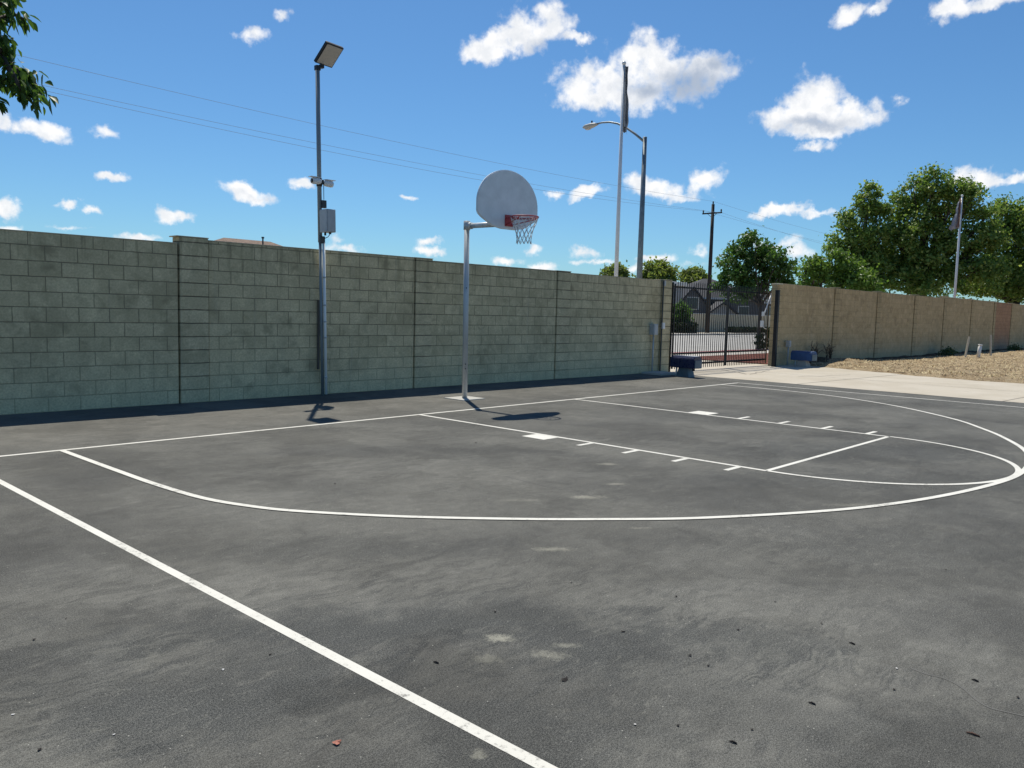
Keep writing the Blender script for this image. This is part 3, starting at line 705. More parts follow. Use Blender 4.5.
for (a, b2) in (((-.30,.05,zb+.08),(-.30,.05,zb+.6)), ((.30,.05,zb+.08),(.30,.05,zb+.6)), ((-.34,.06,zb+.12),(.34,.06,zb+.12))):
    tube(bm, [BT @ Vector(a), BT @ Vector(b2)], .018, 8)
link('brace', bm, M['galv'], bd)
RZ = 3.065; RX0 = .0
bm = bmesh.new(); box(bm, -.085, .085, -.042, -.0225, zb+.05, zb+.235, .004, BT); link('bracket_plate', bm, M['red'], hp)
cy = -.042-.13-.228
bm = bmesh.new()
def ring(cx, cy, cz, rad, tr, seg=48):
    pts = [BT @ Vector((cx+rad*math.cos(2*math.pi*i/seg), cy+rad*math.sin(2*math.pi*i/seg), cz)) for i in range(seg+1)]
    tube(bm, pts, tr, 8, False)
ring(RX0, cy, RZ, .228, .010)
for sx in (-1, 1):
    tube(bm, [BT @ Vector((RX0+sx*.07,-.04,RZ)), BT @ Vector((RX0+sx*.11,cy+.20,RZ))], .009, 8)
    tube(bm, [BT @ Vector((RX0+sx*.06,-.04,zb+.075)), BT @ Vector((RX0+sx*.19,cy-.06,RZ-.03)), BT @ Vector((RX0+sx*.20,cy-.085,RZ-.005))], .008, 8)
ring(RX0, cy, RZ-.022, .222, .005)
rim = link('rim', bm, M['red'], hp, True)
bm = bmesh.new()
lv = [(.226,RZ-.012),(.195,RZ-.10),(.155,RZ-.19),(.130,RZ-.28),(.118,RZ-.36),(.125,RZ-.43)]
N = 12; rows = []
random.seed(3)
for j, (rr, zz) in enumerate(lv):
    rows.append([BT @ Vector((RX0+rr*math.cos(2*math.pi*(i+.5*(j%2))/N)+random.uniform(-.006,.006), cy+rr*math.sin(2*math.pi*(i+.5*(j%2))/N)+random.uniform(-.006,.006), zz+random.uniform(-.008,.008))) for i in range(N)])
for j in range(len(lv)-1):
    for i in range(N):
        k = (i-1)%N if j%2 == 0 else (i+1)%N
        tube(bm, [rows[j][i], rows[j+1][i]], .0045, 5); tube(bm, [rows[j][i], rows[j+1][k]], .0045, 5)
link('net', bm, M['net'], rim, True)
for z in (.52, .60, 1.9):
    bm = bmesh.new(); tube(bm, [(-.03,-.038,z),(-.036,-.048,z)], .01, 8); link('bolt', bm, M['darksteel'], hp)

# ------------------------------------------------------------------ foliage
def leaves(blobs, clumps, per, size, spread, rng, up=.35, shell=(.55,1.0), aspect=.6):
    vv = []; ff = []
    vol = [b[3]*b[4]*b[5] for b in blobs]; tot = sum(x**.67 for x in vol)
    for b, v_ in zip(blobs, vol):
        cx_, cy_, cz_, rx, ry, rz = b
        for _ in range(max(3, int(clumps*(v_**.67)/tot))):
            d = Vector((rng.gauss(0,1), rng.gauss(0,1), rng.gauss(0,1))).normalized()
            if d.z < -.6 and rng.random() < .5: d.z *= -1
            k = rng.uniform(*shell)
            c = Vector((cx_+d.x*rx*k, cy_+d.y*ry*k, cz_+d.z*rz*k))
            cr = spread*rng.uniform(.6,1.35)
            for _ in range(int(per*rng.uniform(.6,1.4))):
                p = c + Vector((rng.gauss(0,.5)*cr, rng.gauss(0,.5)*cr, rng.gauss(0,.4)*cr))
                nrm = Vector((rng.gauss(0,.6)+d.x*.4, rng.gauss(0,.6)+d.y*.4, rng.gauss(0,.5)+up)).normalized()
                t1 = nrm.cross(Vector((rng.gauss(0,1), rng.gauss(0,1), rng.gauss(0,1)))).normalized(); t2 = nrm.cross(t1)
                s = size*rng.uniform(.55,1.35); i0 = len(vv)
                vv += [p-t1*s*.5, p+t2*s*aspect*.5-nrm*s*.07, p+t1*s*.5, p-t2*s*aspect*.5-nrm*s*.07]
                ff.append((i0, i0+1, i0+2, i0+3))
    return vv, ff
def limb(bm, a, b, r0, r1, rng, n=6, wob=.06):
    a = Vector(a); b = Vector(b); L = (b-a).length; pts = []; rs = []
    for i in range(n+1):
        u = i/n; p = a.lerp(b, u) + Vector((rng.uniform(-1,1), rng.uniform(-1,1), rng.uniform(-.5,.5)))*L*wob*(0 if i in (0,) else 1)*(1-u*.3)
        p.z += math.sin(u*math.pi)*L*.05; pts.append(p); rs.append(r0+(r1-r0)*u)
    tube(bm, pts, rs, 8)
def tree(name, base, label, cat, group, blobs, mat, trunk_h, r0, clumps, per, size, spread, seed, shell=(.5,1.05), lean=(0,0)):
    rng = random.Random(seed)
    g = empty(name, base, label, cat, group)
    bm = bmesh.new()
    top = Vector((lean[0], lean[1], trunk_h))
    tube(bm, [(0,0,-.3),(0,0,.05),(lean[0]*.3,lean[1]*.3,trunk_h*.45),top], [r0*1.5,r0*1.15,r0,r0*.85], 10)
    for b in blobs:
        limb(bm, top-Vector((0,0,trunk_h*.15*rng.random())), (b[0],b[1],b[2]+b[5]*.2), r0*.6, r0*.12, rng)
        for _ in range(3):
            q = (b[0]+rng.uniform(-.6,.6)*b[3], b[1]+rng.uniform(-.6,.6)*b[4], b[2]+rng.uniform(-.3,.7)*b[5])
            limb(bm, (b[0]*.6+top.x*.4, b[1]*.6+top.y*.4, b[2]*.6+top.z*.4), q, r0*.3, r0*.06, rng, 4)
    link('trunk', bm, M['bark'], g, True)
    vv, ff = leaves(blobs, clumps, per, size, spread, rng, shell=shell)
    raw('crown', vv, ff, mat, g)
    return g
def pxblobs(base, D, items, depth=.8):
    """crown lobes given as places in the view at distance D -> lobes round the tree's base"""
    res = []
    for k, (x, y, rx, ry) in enumerate(items):
        off = ((k*7) % 5 - 2)*.25*rx*D/FPX*.8
        p = atD(x, y, D+off) - Vector(base); s = D/FPX
        res.append((p.x, p.y, p.z, rx*s, rx*s*depth, ry*s))
    return res
# street tree in the planting bed outside the gate
B = (27.9, 9.3, 0)
tree('street_tree', B, 'dark green street tree on slim trunk outside the black gate', 'tree', None,
     pxblobs(B, 42, [(752,240,10,7),(742,249,12,9),(764,250,11,9),(733,262,12,10),(754,262,15,11),(777,260,11,10),(788,272,10,10),(768,274,14,11),(742,276,15,11),(726,275,9,9),(722,288,8,7),(756,288,17,9),(784,286,11,8),(738,292,14,8)]), M['leafdark'], 2.1, .085, 150, 66, .18, .36, 11, (.3,1.05))
b2 = (27.4, 8.75, 0)
sg = empty('shrub', b2, 'small green shrub at the foot of the street tree', 'shrub')
vv, ff = leaves([(0,0,.35,.42,.42,.42)], 40, 22, .12, .16, random.Random(3)); raw('foliage', vv, ff, M['weed'], sg)
bm = bmesh.new(); rg = random.Random(9)
for k in range(6): limb(bm, (0,0,-.05), (rg.uniform(-.3,.3), rg.uniform(-.3,.3), .6), .02, .006, rg, 4)
link('stems', bm, M['bark'], sg)
# big trees behind the tan wall
B = (52.5, 9.6, 0)
big = [(932,186,16,13),(918,194,14,14),(945,190,15,13),(958,196,15,14),(900,208,16,15),(970,204,17,15),(925,212,20,16),(948,218,22,17),(985,222,15,17),(898,232,18,17),(922,240,22,17),(958,244,24,18),(892,258,20,15),(985,252,20,20),(992,236,12,14),(988,272,18,14),(878,286,20,9),(912,262,20,14),(930,266,26,16),(964,272,26,15),(902,280,24,11),(940,288,34,8)]
tree('shade_tree', B, 'largest dark olive tree standing behind the tan wall', 'tree', 'trees behind the tan wall', pxblobs(B, 64, big), M['leafbig'], 3.6, .32, 520, 66, .235, .58, 21)
B = (50.0, 13.0, 0)
lt_ = [(872,192,8,7),(866,206,12,10),(879,215,12,12),(848,222,11,9),(856,238,14,11),(878,238,15,13),(835,244,9,8),(842,258,13,9),(868,258,17,12),(885,268,16,13),(870,282,20,10)]
tree('shade_tree', B, 'lumpy olive tree left of the largest tree behind tan wall', 'tree', 'trees behind the tan wall', pxblobs(B, 63, lt_), M['leafbig'], 3.2, .25, 240, 66, .23, .50, 22)
B = (57.5, 4.4, 0)
rt = [(1003,212,11,10),(1016,222,14,13),(1034,214,18,16),(1002,236,15,15),(1026,245,20,17),(1000,262,18,15),(1030,270,24,16),(984,280,18,13),(1015,286,26,11),(1060,240,30,30),(972,288,16,9),(998,291,18,8),(1024,292,20,8)]
tree('shade_tree', B, 'dark tree at right edge behind the flagpole and tan wall', 'tree', 'trees behind the tan wall', pxblobs(B, 68, rt), M['leafbig'], 3.2, .3, 390, 66, .235, .58, 23)
B = (43.0, 13.4, 0)
ll = [(818,262,9,7),(836,259,10,6),(850,268,11,8),(806,270,8,8),(826,274,14,9),(862,280,11,9),(842,284,16,9),(812,286,13,10),(872,290,9,8)]
tree('young_tree', B, 'bright green low tree in front of the olive trees, by gate pillar', 'tree', None, pxblobs(B, 57, ll), M['leaflite'], 1.6, .12, 130, 55, .24, .46, 24, (.3,1.2))
# far trees above the grey wall and the roof
for (x, y, rx, ry, D, nm, lab, sd) in ((616,274,13,8,110,'far_tree','small rounded tree top above the wall by the flagpole', 31), (659,273,20,11,105,'far_tree','broad light green tree top right of the street lamp pole', 32), (694,277,14,8,115,'far_tree','low light green tree top left of the utility pole', 33)):
    p = atD(x, y+4, D); Bp = (p.x, p.y, 0)
    tree(nm, Bp, lab, 'tree', 'far trees above the wall', pxblobs(Bp, D, [(x-rx*.4,y,rx*.55,ry*.8),(x+rx*.4,y+1,rx*.55,ry*.8),(x,y-ry*.4,rx*.5,ry*.6),(x,y+8,rx,ry)]), M['leaffar'], 3.0, .2, 110, 45, .42, .7, sd)

# near tree: trunk stands left of the view, one drooping bough hangs into it
def big_leaf(vv, ff, p, d, nrm, L, wd):
    s = d.cross(nrm).normalized(); nrm = s.cross(d).normalized(); i0 = len(vv)
    prof = [(0,.05),(.18,.62),(.42,1.0),(.68,.78),(.88,.32),(1,.0)]
    for u, ww in prof:
        droop = -u*u*.25*L
        c = p + d*(u*L) + Vector((0,0,droop)); e = nrm*(.22*wd*ww)
        vv += [c - s*(wd*.5*ww) + e, c, c + s*(wd*.5*ww) + e]
    for k in range(len(prof)-1):
        a = i0+3*k; ff.append((a, a+1, a+4, a+3)); ff.append((a+1, a+2, a+5, a+4))
rng = random.Random(77)
TB = Vector((-10.9, -3.4, 0))
nt = empty('shade_tree', TB, 'leafy bough hanging in at the top left corner', 'tree')
bm = bmesh.new()
tube(bm, [(0,0,-.3),(0,0,.1),(.05,-.02,1.4),(.0,.05,2.6)], [.22,.16,.13,.11], 12)
limb(bm, (0,.05,2.5), (-.9,.8,4.4), .09, .03, rng); limb(bm, (0,.05,2.5), (.3,1.2,4.2), .08, .03, rng); limb(bm, (0,0,2.4), (-.8,-.9,4.3), .08, .03, rng)
DB = 5.0
vv = []; ff = []
def P(x, y, dd=0): return atD(x, y, DB+dd) - TB
sprays = [[(-90,40),(-40,30),(-5,24),(12,18),(24,17),(36,22)], [(-70,70),(-20,45),(2,38),(10,42),(16,50)], [(-60,90),(-20,58),(4,52),(16,62),(24,72),(34,80),(42,88),(48,98),(54,110)], [(4,52),(12,66),(22,78),(30,92),(36,100)], [(-40,98),(-10,82),(4,80),(16,82),(24,88)], [(-40,-5),(-10,4),(4,6),(14,2),(18,0)], [(-30,112),(-8,104),(-2,102),(2,104)], [(24,72),(34,76),(42,76),(50,88),(56,96)]]
limb(bm, (.0,.0,2.3), P(-90,40), .06, .025, rng); limb(bm, (.0,.0,2.3), P(-60,90), .06, .025, rng)
for si, sp_ in enumerate(sprays):
    sp_ = [(x*.78-3 if x > 0 else x-3, y-2) for x, y in sp_]
    pts = [P(x, y, rng.uniform(-.12,.12)) for x, y in sp_]
    tube(bm, pts, [.014*(1-.75*i/len(pts))+.002 for i in range(len(pts))], 6)
    for i in range(len(pts)-1):
        x0 = sp_[i+1][0]
        cnt = 15 if x0 > -30 else 8
        for k in range(cnt):
            u = rng.random(); p = pts[i].lerp(pts[i+1], u) + Vector((rng.gauss(0,.013), rng.gauss(0,.05), rng.gauss(0,.014)))
            ax = (pts[i+1]-pts[i]).normalized()
            d = (ax*rng.uniform(-.1,.6) + Vector((rng.gauss(0,.35), rng.gauss(0,.35), rng.uniform(-1.0,.15)))).normalized()
            nrm = Vector((rng.gauss(0,.6), rng.gauss(0,.6), rng.uniform(.1,1))).normalized()
            L = rng.uniform(.04,.068); big_leaf(vv, ff, p, d, nrm, L, L*rng.uniform(.42,.6))
# rest of the crown, left of the frame
bl = [(-.9,.9,4.4,1.1,1.1,.9),(.1,1.4,4.6,.9,.9,.8),(-.9,-.9,4.5,1.1,1.1,.9),(-.3,.2,5.1,1.1,1.1,.7)]
v2, f2 = leaves(bl, 160, 26, .10, .3, rng, aspect=.5); o_ = len(vv); vv += v2; ff += [tuple(i+o_ for i in f) for f in f2]
link('trunk', bm, M['bark'], nt, True)
raw('crown', vv, ff, M['leafnear'], nt, True)

# ------------------------------------------------------------------ flagpoles, street lamp, utility pole
def flagpole(base, H, r, label, group, flagbm):
    g = empty('flagpole', base, label, 'flagpole', group)
    bm = bmesh.new(); tube(bm, [(0,0,-.2),(0,0,H*.5),(0,0,H)], [r*1.1,r*.95,r*.7], 14); link('pole', bm, M['flagpole'], g, True)
    bm = bmesh.new(); bmesh.ops.create_icosphere(bm, subdivisions=2, radius=r*1.05, matrix=Matrix.Translation((0,0,H+r))); link('finial', bm, M['flagpole'], g, True)
    flagbm(g, H)
    return g
def limp_flag(name, mat, parent, z1, z0, w0, w1, dirv, seed, off):
    """cloth hanging in folds from the pole; dirv is the direction it trails"""
    rng = random.Random(seed); d = Vector(dirv).normalized(); s = Vector((-d.y, d.x, 0)); vv = []; ff = []; nu, nv = 14, 24
    for j in range(nv+1):
        v = j/nv; wd = (w0+(w1-w0)*v)*(1+.18*math.sin(v*9+seed)+.1*math.sin(v*23+seed))
        for i in range(nu+1):
            u = i/nu; fold = math.sin(u*9+v*2.5+seed)*.05*(.4+u) + math.sin(u*17+v*5)*.015
            p = d*(off+u*wd) + s*fold; vv.append((p.x, p.y, z1+(z0-z1)*v - u*wd*(.55 if v > .5 else .1) - .02*math.sin(u*7)))
    for j in range(nv):
        for i in range(nu): a = j*(nu+1)+i; ff.append((a, a+1, a+nu+2, a+nu+1))
    return raw(name, vv, ff, mat, parent, True)
def flag_a(g, H):
    d = (RT.x, RT.y, 0)
    f = limp_flag('flag', M['flagdark'], g, H-.03, H-1.95, .07, .17, d, 2.0, .04)
    limp_flag('flag_fold', M['flagpale'], g, H-.02, H-1.80, .03, .09, (d[0]-.2, d[1]-.5, 0), 4.0, .045)
flagpole((11.29, 6.0, 0), 9.0, .062, 'tall white flagpole with furled dark grey flag beside the street lamp', 'flagpoles beyond the walls', flag_a)
def flag_b(g, H):
    d = (-RT.x, -RT.y, 0)
    limp_flag('flag', M['flag'], g, H-.25, H-1.75, .10, .55, d, 1.0, .05)
    limp_flag('flag_fold', M['flagbrown'], g, H-.1, H-1.7, .12, .16, (-RT.x+.15, -RT.y-.4, 0), 5.0, .045)
flagpole((44.4, 5.0, 0), 8.9, .07, 'white flagpole with grey triangular flag in front of the big trees', 'flagpoles beyond the walls', flag_b)

sl_ = empty('street_lamp', (15.52, 8.0, 0), 'street lamp with long curved arm rising behind the grey wall', 'street lamp')
bm = bmesh.new(); tube(bm, [(0,0,-.2),(0,0,4),(0,0,7.84)], [.12,.10,.075], 16); link('pole', bm, M['lamppole'], sl_, True)
bm = bmesh.new()
armp = [(0,0,7.66),(0,.43,8.0),(0,.85,8.28),(0,1.22,8.47),(0,1.6,8.575),(0,1.95,8.60),(0,2.2,8.585)]
tube(bm, armp, [.045,.042,.04,.037,.034,.032,.032], 10); link('arm', bm, M['lamppole'], sl_, True)
bm = bmesh.new(); tube(bm, [(0,2.14,8.585),(0,2.26,8.575),(0,2.44,8.55),(0,2.69,8.53),(0,2.82,8.53)], [.05,.09,.13,.12,.05], 14)
for v in bm.verts: v.co.z = 8.56 + (v.co.z-8.56)*.75
hd = link('lamp_head', bm, M['lamphead'], sl_, True)
bm = bmesh.new(); tube(bm, [(0,2.42,8.665),(0,2.42,8.73)], .035, 10); link('photocell', bm, M['darksteel'], hd, True)
bm = bmesh.new(); bmesh.ops.create_icosphere(bm, subdivisions=2, radius=.1, matrix=Matrix.Translation((0,2.59,8.46)) @ Matrix.Diagonal((.9,1.4,.5,1))); link('lens', bm, M['led'], hd, True)

UPX, UPY = 53.9, 26.75
up_ = empty('utility_pole', (UPX, UPY, 0), 'dark wooden utility pole with short crossarm beyond the gate', 'utility pole')
bm = bmesh.new(); tube(bm, [(0,0,-.3),(0,0,5),(0,0,11.0)], [.19,.165,.13], 12); link('pole', bm, M['wood'], up_, True)
bm = bmesh.new(); box(bm, -.16, -.05, -.92, .92, 10.18, 10.29); link('crossarm', bm, M['wood'], up_)
for (y, z) in ((-.85,10.29),(.85,10.29),(0,11.0)):
    bm = bmesh.new(); tube(bm, [(-.1 if y else 0,y,z),(-.1 if y else 0,y,z+.10),(-.1 if y else 0,y,z+.24)], [.035,.07,.05], 8); link('insulator', bm, M['darksteel'], up_, True)
bm = bmesh.new(); tube(bm, [(-.1,-.5,10.24),(-.05,0,9.85)], .02, 6); tube(bm, [(-.1,.5,10.24),(-.05,0,9.85)], .02, 6); link('brace', bm, M['darksteel'], up_)
for (y, z, sag, lab) in ((0, 11.24, .74, 'highest of the three overhead wires crossing the sky'), (.85, 10.52, .74, 'middle overhead wire, on far end of crossarm'), (-.85, 10.24, 1.14, 'lowest overhead wire, on near end of crossarm')):
    bm = bmesh.new()
    for (xa, xb) in ((UPX-70, UPX), (UPX, UPX+70)):
        pts = []
        for i in range(29):
            u = i/28; pts.append((xa+(xb-xa)*u, UPY+y, z-sag*4*u*(1-u)))
        tube(bm, pts, .008, 6)
    tag(link('power_line', bm, M['wire']), lab, 'wire', 'overhead wires')

# ------------------------------------------------------------------ houses and wall across the street
pw = empty('perimeter_wall', (40, 29.2, 0), 'low cream block wall across the street in front of houses', 'wall')
for i in range(16):
    bm = bmesh.new(); box(bm, i*6+.0, i*6+5.58, 0, .2, -.2, 1.62); link('panel', bm, M['cream'], pw)
    bm = bmesh.new(); box(bm, i*6+5.59, i*6+5.99, -.05, .25, -.2, 1.70); link('pilaster', bm, M['cream'], pw)
    bm = bmesh.new(); box(bm, i*6, i*6+5.58, -.02, .22, 1.623, 1.69); link('cap', bm, M['trim'], pw)
def gable(bm, x0, x1, y0, y1, z0, z1, axis='y'):
    if axis == 'y':
        xm = (x0+x1)/2
        v = [bm.verts.new(q) for q in ((x0,y0,z0),(x1,y0,z0),(xm,y0,z1),(x0,y1,z0),(x1,y1,z0),(xm,y1,z1))]
    else:
        ym = (y0+y1)/2
        v = [bm.verts.new(q) for q in ((x0,y1,z0),(x0,y0,z0),(x0,ym,z1),(x1,y1,z0),(x1,y0,z0),(x1,ym,z1))]
    for q in ((0,1,2),(5,4,3),(0,2,5,3),(1,4,5,2),(0,3,4,1)): bm.faces.new([v[i] for i in q])
def hip(bm, x0, x1, y0, y1, z0, z1):
    ym = (y0+y1)/2; k = (y1-y0)/2
    v = [bm.verts.new(q) for q in ((x0,y0,z0),(x1,y0,z0),(x1,y1,z0),(x0,y1,z0),(x0+k,ym,z1),(x1-k,ym,z1))]
    for q in ((0,1,5,4),(1,2,5),(2,3,4,5),(3,0,4),(3,2,1,0)): bm.faces.new([v[i] for i in q])
def house(loc, label, wallm, roofm, L, Dp, eave, ridge, bays, wins, vent=None, g2=None, rz=0.0):
    h = empty('house', loc, label, 'house', g2, rz)
    bm = bmesh.new(); box(bm, 0, L, 0, Dp, -.3, eave); link('wall', bm, wallm, h)
    bm = bmesh.new(); hip(bm, -.5, L+.5, -.5, Dp+.5, eave+.02, ridge); rf = link('roof', bm, roofm, h)
    bm = bmesh.new(); box(bm, -.52, L+.52, -.56, -.505, eave-.16, eave+.04); link('fascia', bm, M['trim'], rf)
    if vent:
        bm = bmesh.new(); tube(bm, [(vent[0],vent[1],vent[2]-.8),(vent[0],vent[1],vent[2]-.13),(vent[0],vent[1],vent[2]-.12),(vent[0],vent[1],vent[2])], [.06,.06,.11,.11], 8); link('vent_pipe', bm, M['darksteel'], rf)
    for (x0, x1, dy, ze, za, wm) in bays:
        bm = bmesh.new(); box(bm, x0, x1, -dy, -.002, -.3, ze); gable(bm, x0, x1, -dy, -.002, ze+.001, za-.12); link('gable_bay', bm, wm, h)
        xm = (x0+x1)/2; bm = bmesh.new()
        for (xa, za_, xb, zb_) in ((x0-.35, ze-.15, xm, za), (xm, za, x1+.35, ze-.15)):
            q = [bm.verts.new(c) for c in ((xa,-dy-.3,za_),(xb,-dy-.3,zb_),(xb,2,zb_),(xa,2,za_),(xa,-dy-.3,za_-.2),(xb,-dy-.3,zb_-.2),(xb,2,zb_-.2),(xa,2,za_-.2))]
            for f in ((0,1,2,3),(7,6,5,4),(0,4,5,1),(1,5,6,2),(2,6,7,3),(3,7,4,0)): bm.faces.new([q[i] for i in f])
        link('gable_roof', bm, M['dktrim'], h)
    for (x0, x1, z0, z1, y) in wins:
        bm = bmesh.new(); box(bm, x0-.1, x1+.1, y-.06, y-.005, z0-.1, z1+.1); fr = link('window', bm, M['trim'], h)
        bm = bmesh.new(); box(bm, x0, x1, y-.075, y-.063, z0, z1); link('pane', bm, M['glass'], fr)
    return h
house((71.1,39.9,0), 'grey house with gabled front and dark shingle roof seen through gate', M['housewall'], M['shingle'], 10, 9, 3.5, 5.85,
      [(-1.3,2.2,2.2,2.5,4.7,M['housewall']),(2.3,5.4,2.7,1.9,3.1,M['housewall2'])], [(-.2,1.1,2.2,3.4,-2.2),(2.8,4.9,.4,1.6,-2.7),(7,8.2,1.6,2.6,0)], rz=R(-37))
house((90,40,0), 'grey house right of the gabled one, partly behind street tree', M['housewall'], M['shingle'], 20, 11, 3.4, 5.3, [], [(3,4.2,1.6,2.8,0),(9,11,1.4,2.8,0),(14,15.5,1.4,2.8,0)])
house((19.3,48,0), 'house with brown tile roof and vent pipe peeking over grey wall', M['housewall2'], M['tile'], 9.0, 5, 5.1, 6.50, [], [(3,5,2,3.4,0)], vent=(5.3,1.6,6.75))
wr = empty('shed', (55.0,36,0), 'low white flat roof just showing over wall by flagpole', 'shed')
bm = bmesh.new(); box(bm, 0, 10, 0, 5, -.2, 4.45); link('wall', bm, M['housewall2'], wr)
bm = bmesh.new(); box(bm, -.3, 10.3, -.3, 5.3, 4.452, 4.85, .05); link('roof', bm, M['whiteroof'], wr)
# hedge and bushes across the street
def bush(name, base, r, label, cat, mat, per=26, clumps=60, size=.16, group=None):
    g = empty(name, base, label, cat, group); rg = random.Random(int(base[0]*10))
    vv, ff = leaves([(0,0,r[2]*.9,r[0],r[1],r[2])], clumps, per, size, .22*max(r), rg, shell=(.3,1.0)); raw('foliage', vv, ff, mat, g)
    bm = bmesh.new()
    for k in range(5): limb(bm, (0,0,-.1), (rg.uniform(-.5,.5)*r[0], rg.uniform(-.5,.5)*r[1], r[2]*1.4), .04, .01, rg, 4)
    link('stems', bm, M['bark'], g)
    return g
p = onY(678, 330, 27.6)
bush('shrub', (p.x, 27.6, 0), (1.3,1.0,1.35), 'tall bushy green shrub beside the grey wall end across the street', 'shrub', M['leafdark'], 40, 120, .22)
p = onY(683, 330, 26.9); 
hb = empty('hedge', (p.x, 26.9, 0), 'dark flat topped hedge below the tall shrub across the street', 'hedge')
def hedge_mesh(L, Dp, H, n, rg, size):
    vv = []; ff = []
    for _ in range(n):
        q = Vector((rg.uniform(-L/2,L/2), rg.uniform(-Dp/2,Dp/2), rg.uniform(.05,H))); f = rg.randrange(3)
        if f == 0: q.z = H
        elif f == 1: q.y = -Dp/2
        else: q.x = rg.choice((-1,1))*L/2
        q += Vector((rg.gauss(0,.05), rg.gauss(0,.05), rg.gauss(0,.04)))
        nrm = Vector((rg.gauss(0,1), rg.gauss(0,1), rg.gauss(0,1))).normalized(); t1 = nrm.cross(Vector((.3,.2,1))).normalized(); t2 = nrm.cross(t1)
        s = size*rg.uniform(.6,1.4); i0 = len(vv); vv += [q-t1*s, q+t2*s*.7, q+t1*s, q-t2*s*.7]; ff.append((i0,i0+1,i0+2,i0+3))
    return vv, ff
vv, ff = hedge_mesh(2.6, 1.0, .82, 1600, random.Random(4), .11); raw('foliage', vv, ff, M['hedge'], hb)
bm = bmesh.new(); box(bm, -1.2, 1.2, -.4, .4, -.1, .74); link('stems', bm, M['soil'], hb)
p = onY(754, 330, 26.6)
hb = empty('hedge', (p.x, 26.6, 0), 'long low dark hedge behind the street tree trunk', 'hedge')
vv, ff = hedge_mesh(9, 1.0, .42, 2600, random.Random(6), .13); raw('foliage', vv, ff, M['hedge'], hb)
bm = bmesh.new(); box(bm, -4.4, 4.4, -.4, .4, -.1, .36); link('stems', bm, M['soil'], hb)

# ------------------------------------------------------------------ stakes, pipe, weeds on the dirt
def stick(name, base_px, top_px, rad, mat, label, cat, group=None, sq=False, cap=False):
    b = gp(base_px[0], base_px[1], -.05); b.z = dirt_z(b.x, b.y)
    D = math.hypot(b.x-CAM.x, b.y-CAM.y); t_ = atD(top_px[0], top_px[1], D) - b
    g = bmesh.new(); tube(g, [(0,0,-.1), tuple(t_)], rad, 4 if sq else 14)
    if cap: tube(g, [tuple(t_*.93), tuple(t_*1.02)], rad*1.22, 14)
    o = link(name, g, mat, None, not sq); o.location = b
    return tag(o, label, cat, group)
stick('wooden_stake', (964.7,358.5), (969.3,336.5), .045, M['stake'], 'pale wooden stake leaning right, left of the white pipe', 'stake', 'stakes by the tan wall', True)
stick('standpipe', (977.9,358.5), (980.4,344.6), .075, M['white'], 'short thick white pipe standing in the dirt between two stakes', 'pipe', None, False, True)
stick('wooden_stake', (990.8,357), (990.8,335), .045, M['stake'], 'upright pale wooden stake, right of the white pipe', 'stake', 'stakes by the tan wall', True)
p = onY(935, 354, 2.1)
bush('weed', (31.5, 1.75, dirt_z(31.5,1.75)), (.8,.3,.17), 'low green weeds at the foot of the tan wall', 'weeds', M['weed'], 20, 40, .10)
bush('weed', (44.5, 1.7, dirt_z(44.5,1.7)), (.9,.3,.14), 'faint green weeds far along the tan wall foot', 'weeds', M['weed'], 18, 30, .10)
rg = random.Random(12)
for (wx, offs, lab) in ((17.5, (-.18,.0,.2), 'dry dark weed stems against the tan wall just right of blue housing'), (18.75, (-.2,.05,.2), 'dry dark weed stems at the first pilaster of the tan wall')):
    ds = empty('dead_weed', (wx, 2.2, dirt_z(wx,2.2)), lab, 'dead weeds')
    bm = bmesh.new()
    for k in range(12):
        x = rg.choice(offs)+rg.gauss(0,.09); h = rg.uniform(.25,.8)
        limb(bm, (x, rg.uniform(-.1,.05), -.05), (x+rg.gauss(0,.1), rg.uniform(-.1,.1), h), .012, .004, rg, 4, .08)
        for _ in range(3): limb(bm, (x, 0, h*rg.uniform(.3,.7)), (x+rg.gauss(0,.16), rg.gauss(0,.08), h*rg.uniform(.6,1.)), .006, .003, rg, 3, .1)
    link('stems', bm, M['deadstem'], ds)
# dry grass stubble on the dirt
rg = random.Random(15); vv = []; ff = []
for _ in range(19000):
    x = 15.2 + rg.random()**1.4*32; y = rg.uniform(-9, 2.0)
    z = dirt_z(x, y)
    if z < .015 and x < 18: continue
    if vn(x*.8, y*.8) < .30 or vn(x*3.1, y*3.1) < .38: continue
    a = rg.uniform(0, 6.28); h = rg.uniform(.02,.07); l = rg.uniform(.05,.13)
    d = Vector((math.cos(a), math.sin(a), 0)); s = Vector((-d.y, d.x, 0))*.010; b = Vector((x, y, z-.005)); i0 = len(vv)
    vv += [b-s, b+s, b+d*l+Vector((0,0,h))]; ff.append((i0, i0+1, i0+2))
tag(raw('dry_grass', vv, ff, M['straw']), 'short dry straw stubble on the dirt by the tan wall', 'dry grass', kind='stuff')
rg = random.Random(16); vv = []; ff = []
for _ in range(2600):
    x = 14.9 + rg.random()**1.3*22; y = rg.uniform(-8, 2.0); z = dirt_z(x, y)
    if z < .02 and x < 18: continue
    s = rg.uniform(.012,.04); i0 = len(vv); q = Vector((x, y, z+s*.2))
    for dx, dy, dz in ((1,0,0),(0,1,0),(-1,0,0),(0,-1,0),(0,0,.8)): vv.append(q+Vector((dx*s*rg.uniform(.6,1.2), dy*s*rg.uniform(.6,1.2), dz*s)))
    for k in range(4): ff.append((i0+k, i0+(k+1)%4, i0+4))
tag(raw('dirt_clods', vv, ff, M['dirt']), 'small clods of dry earth scattered over the dirt', 'clods', kind='stuff')

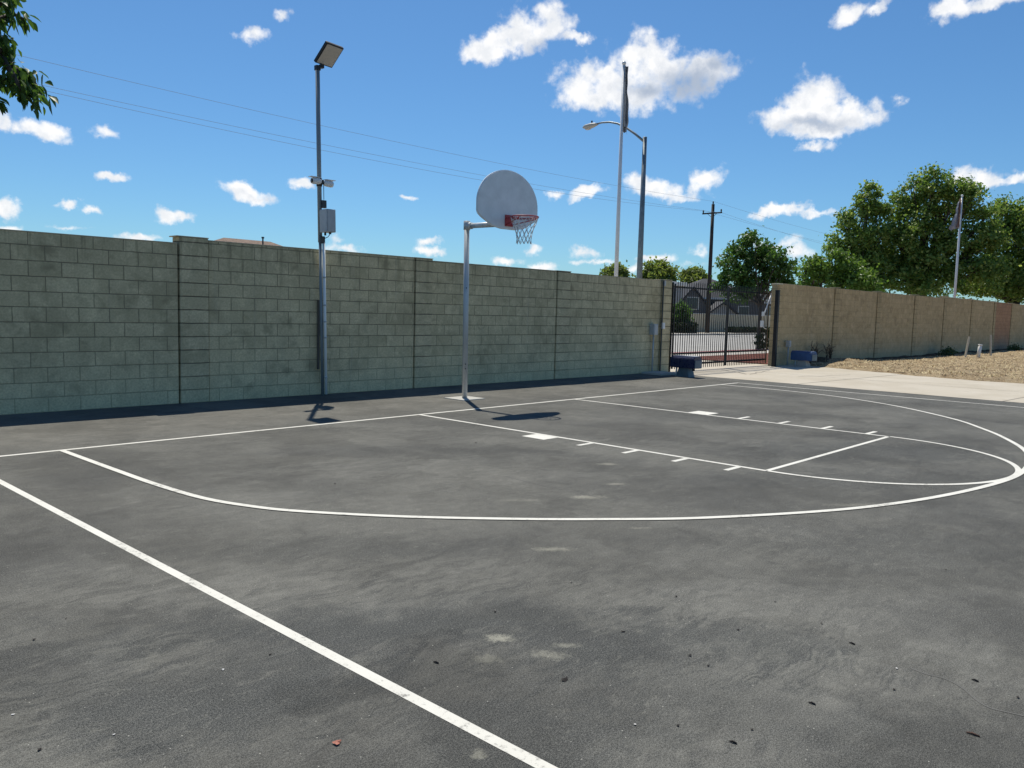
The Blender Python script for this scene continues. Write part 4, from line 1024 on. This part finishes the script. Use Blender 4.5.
# ------------------------------------------------------------------ scraps on the asphalt
def scrap(px, py, s, kind, i):
    rg = random.Random(100+i); b = gp(px, py); bm = bmesh.new()
    if kind in ('twig', 'btwig'):
        a = gp(px-6, py-2)-b; a = a.normalized()*s
        tube(bm, [-a, a*.1+Vector((0,0,.003)), a], [.003,.004,.002], 6); tube(bm, [(0,0,.003), a*.3+Vector((a.y*.5,-a.x*.5,.004))], [.002,.001], 5)
        o = link('twig', bm, M['twigmat'] if kind == 'btwig' else M['scrap'], None, True)
    else:
        n = 9; c = bm.verts.new((0,0,s*.3)); rr = []
        for k in range(n):
            a = 2*math.pi*k/n; q = s*rg.uniform(.45,1.0)*(1 if k % 3 else 1.25)
            rr.append(bm.verts.new((q*math.cos(a), q*.8*math.sin(a), s*rg.uniform(-.15,.35))))
        for k in range(n): bm.faces.new((c, rr[k], rr[(k+1)%n]))
        o = link({'dark':'leaf_scrap','red':'dry_leaf','pale':'paper_scrap'}[kind], bm, {'dark':M['scrap'],'red':M['dryleaf'],'pale':M['pale']}[kind])
    o.location = b + Vector((0,0,.003)); return o
dark = [(34,640),(66,619),(40,750),(270,655),(571,583),(676,597),(690,656),(678,726),(775,602),(822,624),(738,630),(894,690),(1018,698),(752,730),(946,570),(623,632),(708,666),(335,484),(823,512),(476,443),(495,612)]
for i, (x, y) in enumerate(dark):
    s = .007 + .005*random.Random(i).random()
    if y < 520: s *= 1.6
    tag(scrap(x, y, s, 'dark', i), 'tiny dark crumpled leaf scrap lying on the grey asphalt', 'leaf scrap', 'dark leaf scraps on the asphalt')
tag(scrap(564,680,.020,'dark',50), 'largest dark leaf scrap on the asphalt, right of the near sideline', 'leaf scrap', 'dark leaf scraps on the asphalt')
tag(scrap(337,744,.019,'red',51), 'curled red brown dry leaf near the bottom of the court', 'dry leaf')
for i, (x, y, lab, k) in enumerate(((436,663,'dark short twig just right of the near sideline','twig'),(852,644,'dark twig in the right foreground, upper of the three there','twig'),(975,681,'stubby dark twig nearest the right edge','twig'),(812,704,'thin dark twig lying alone in the right foreground','twig'),(733,743,'dark twig lowest in the foreground asphalt','twig'),(973,735,'thin curved brown twig in the lower right corner','btwig'))):
    tag(scrap(x, y, .014 if k == 'twig' else .023, k, 60+i), lab, 'twig', 'twigs on the asphalt')
for i, (x, y) in enumerate(((114,735),(13,715),(223,670),(635,725),(897,669))):
    tag(scrap(x, y, .008, 'pale', 80+i), 'tiny pale paper scrap lying on the grey asphalt', 'paper scrap', 'pale scraps on the asphalt')
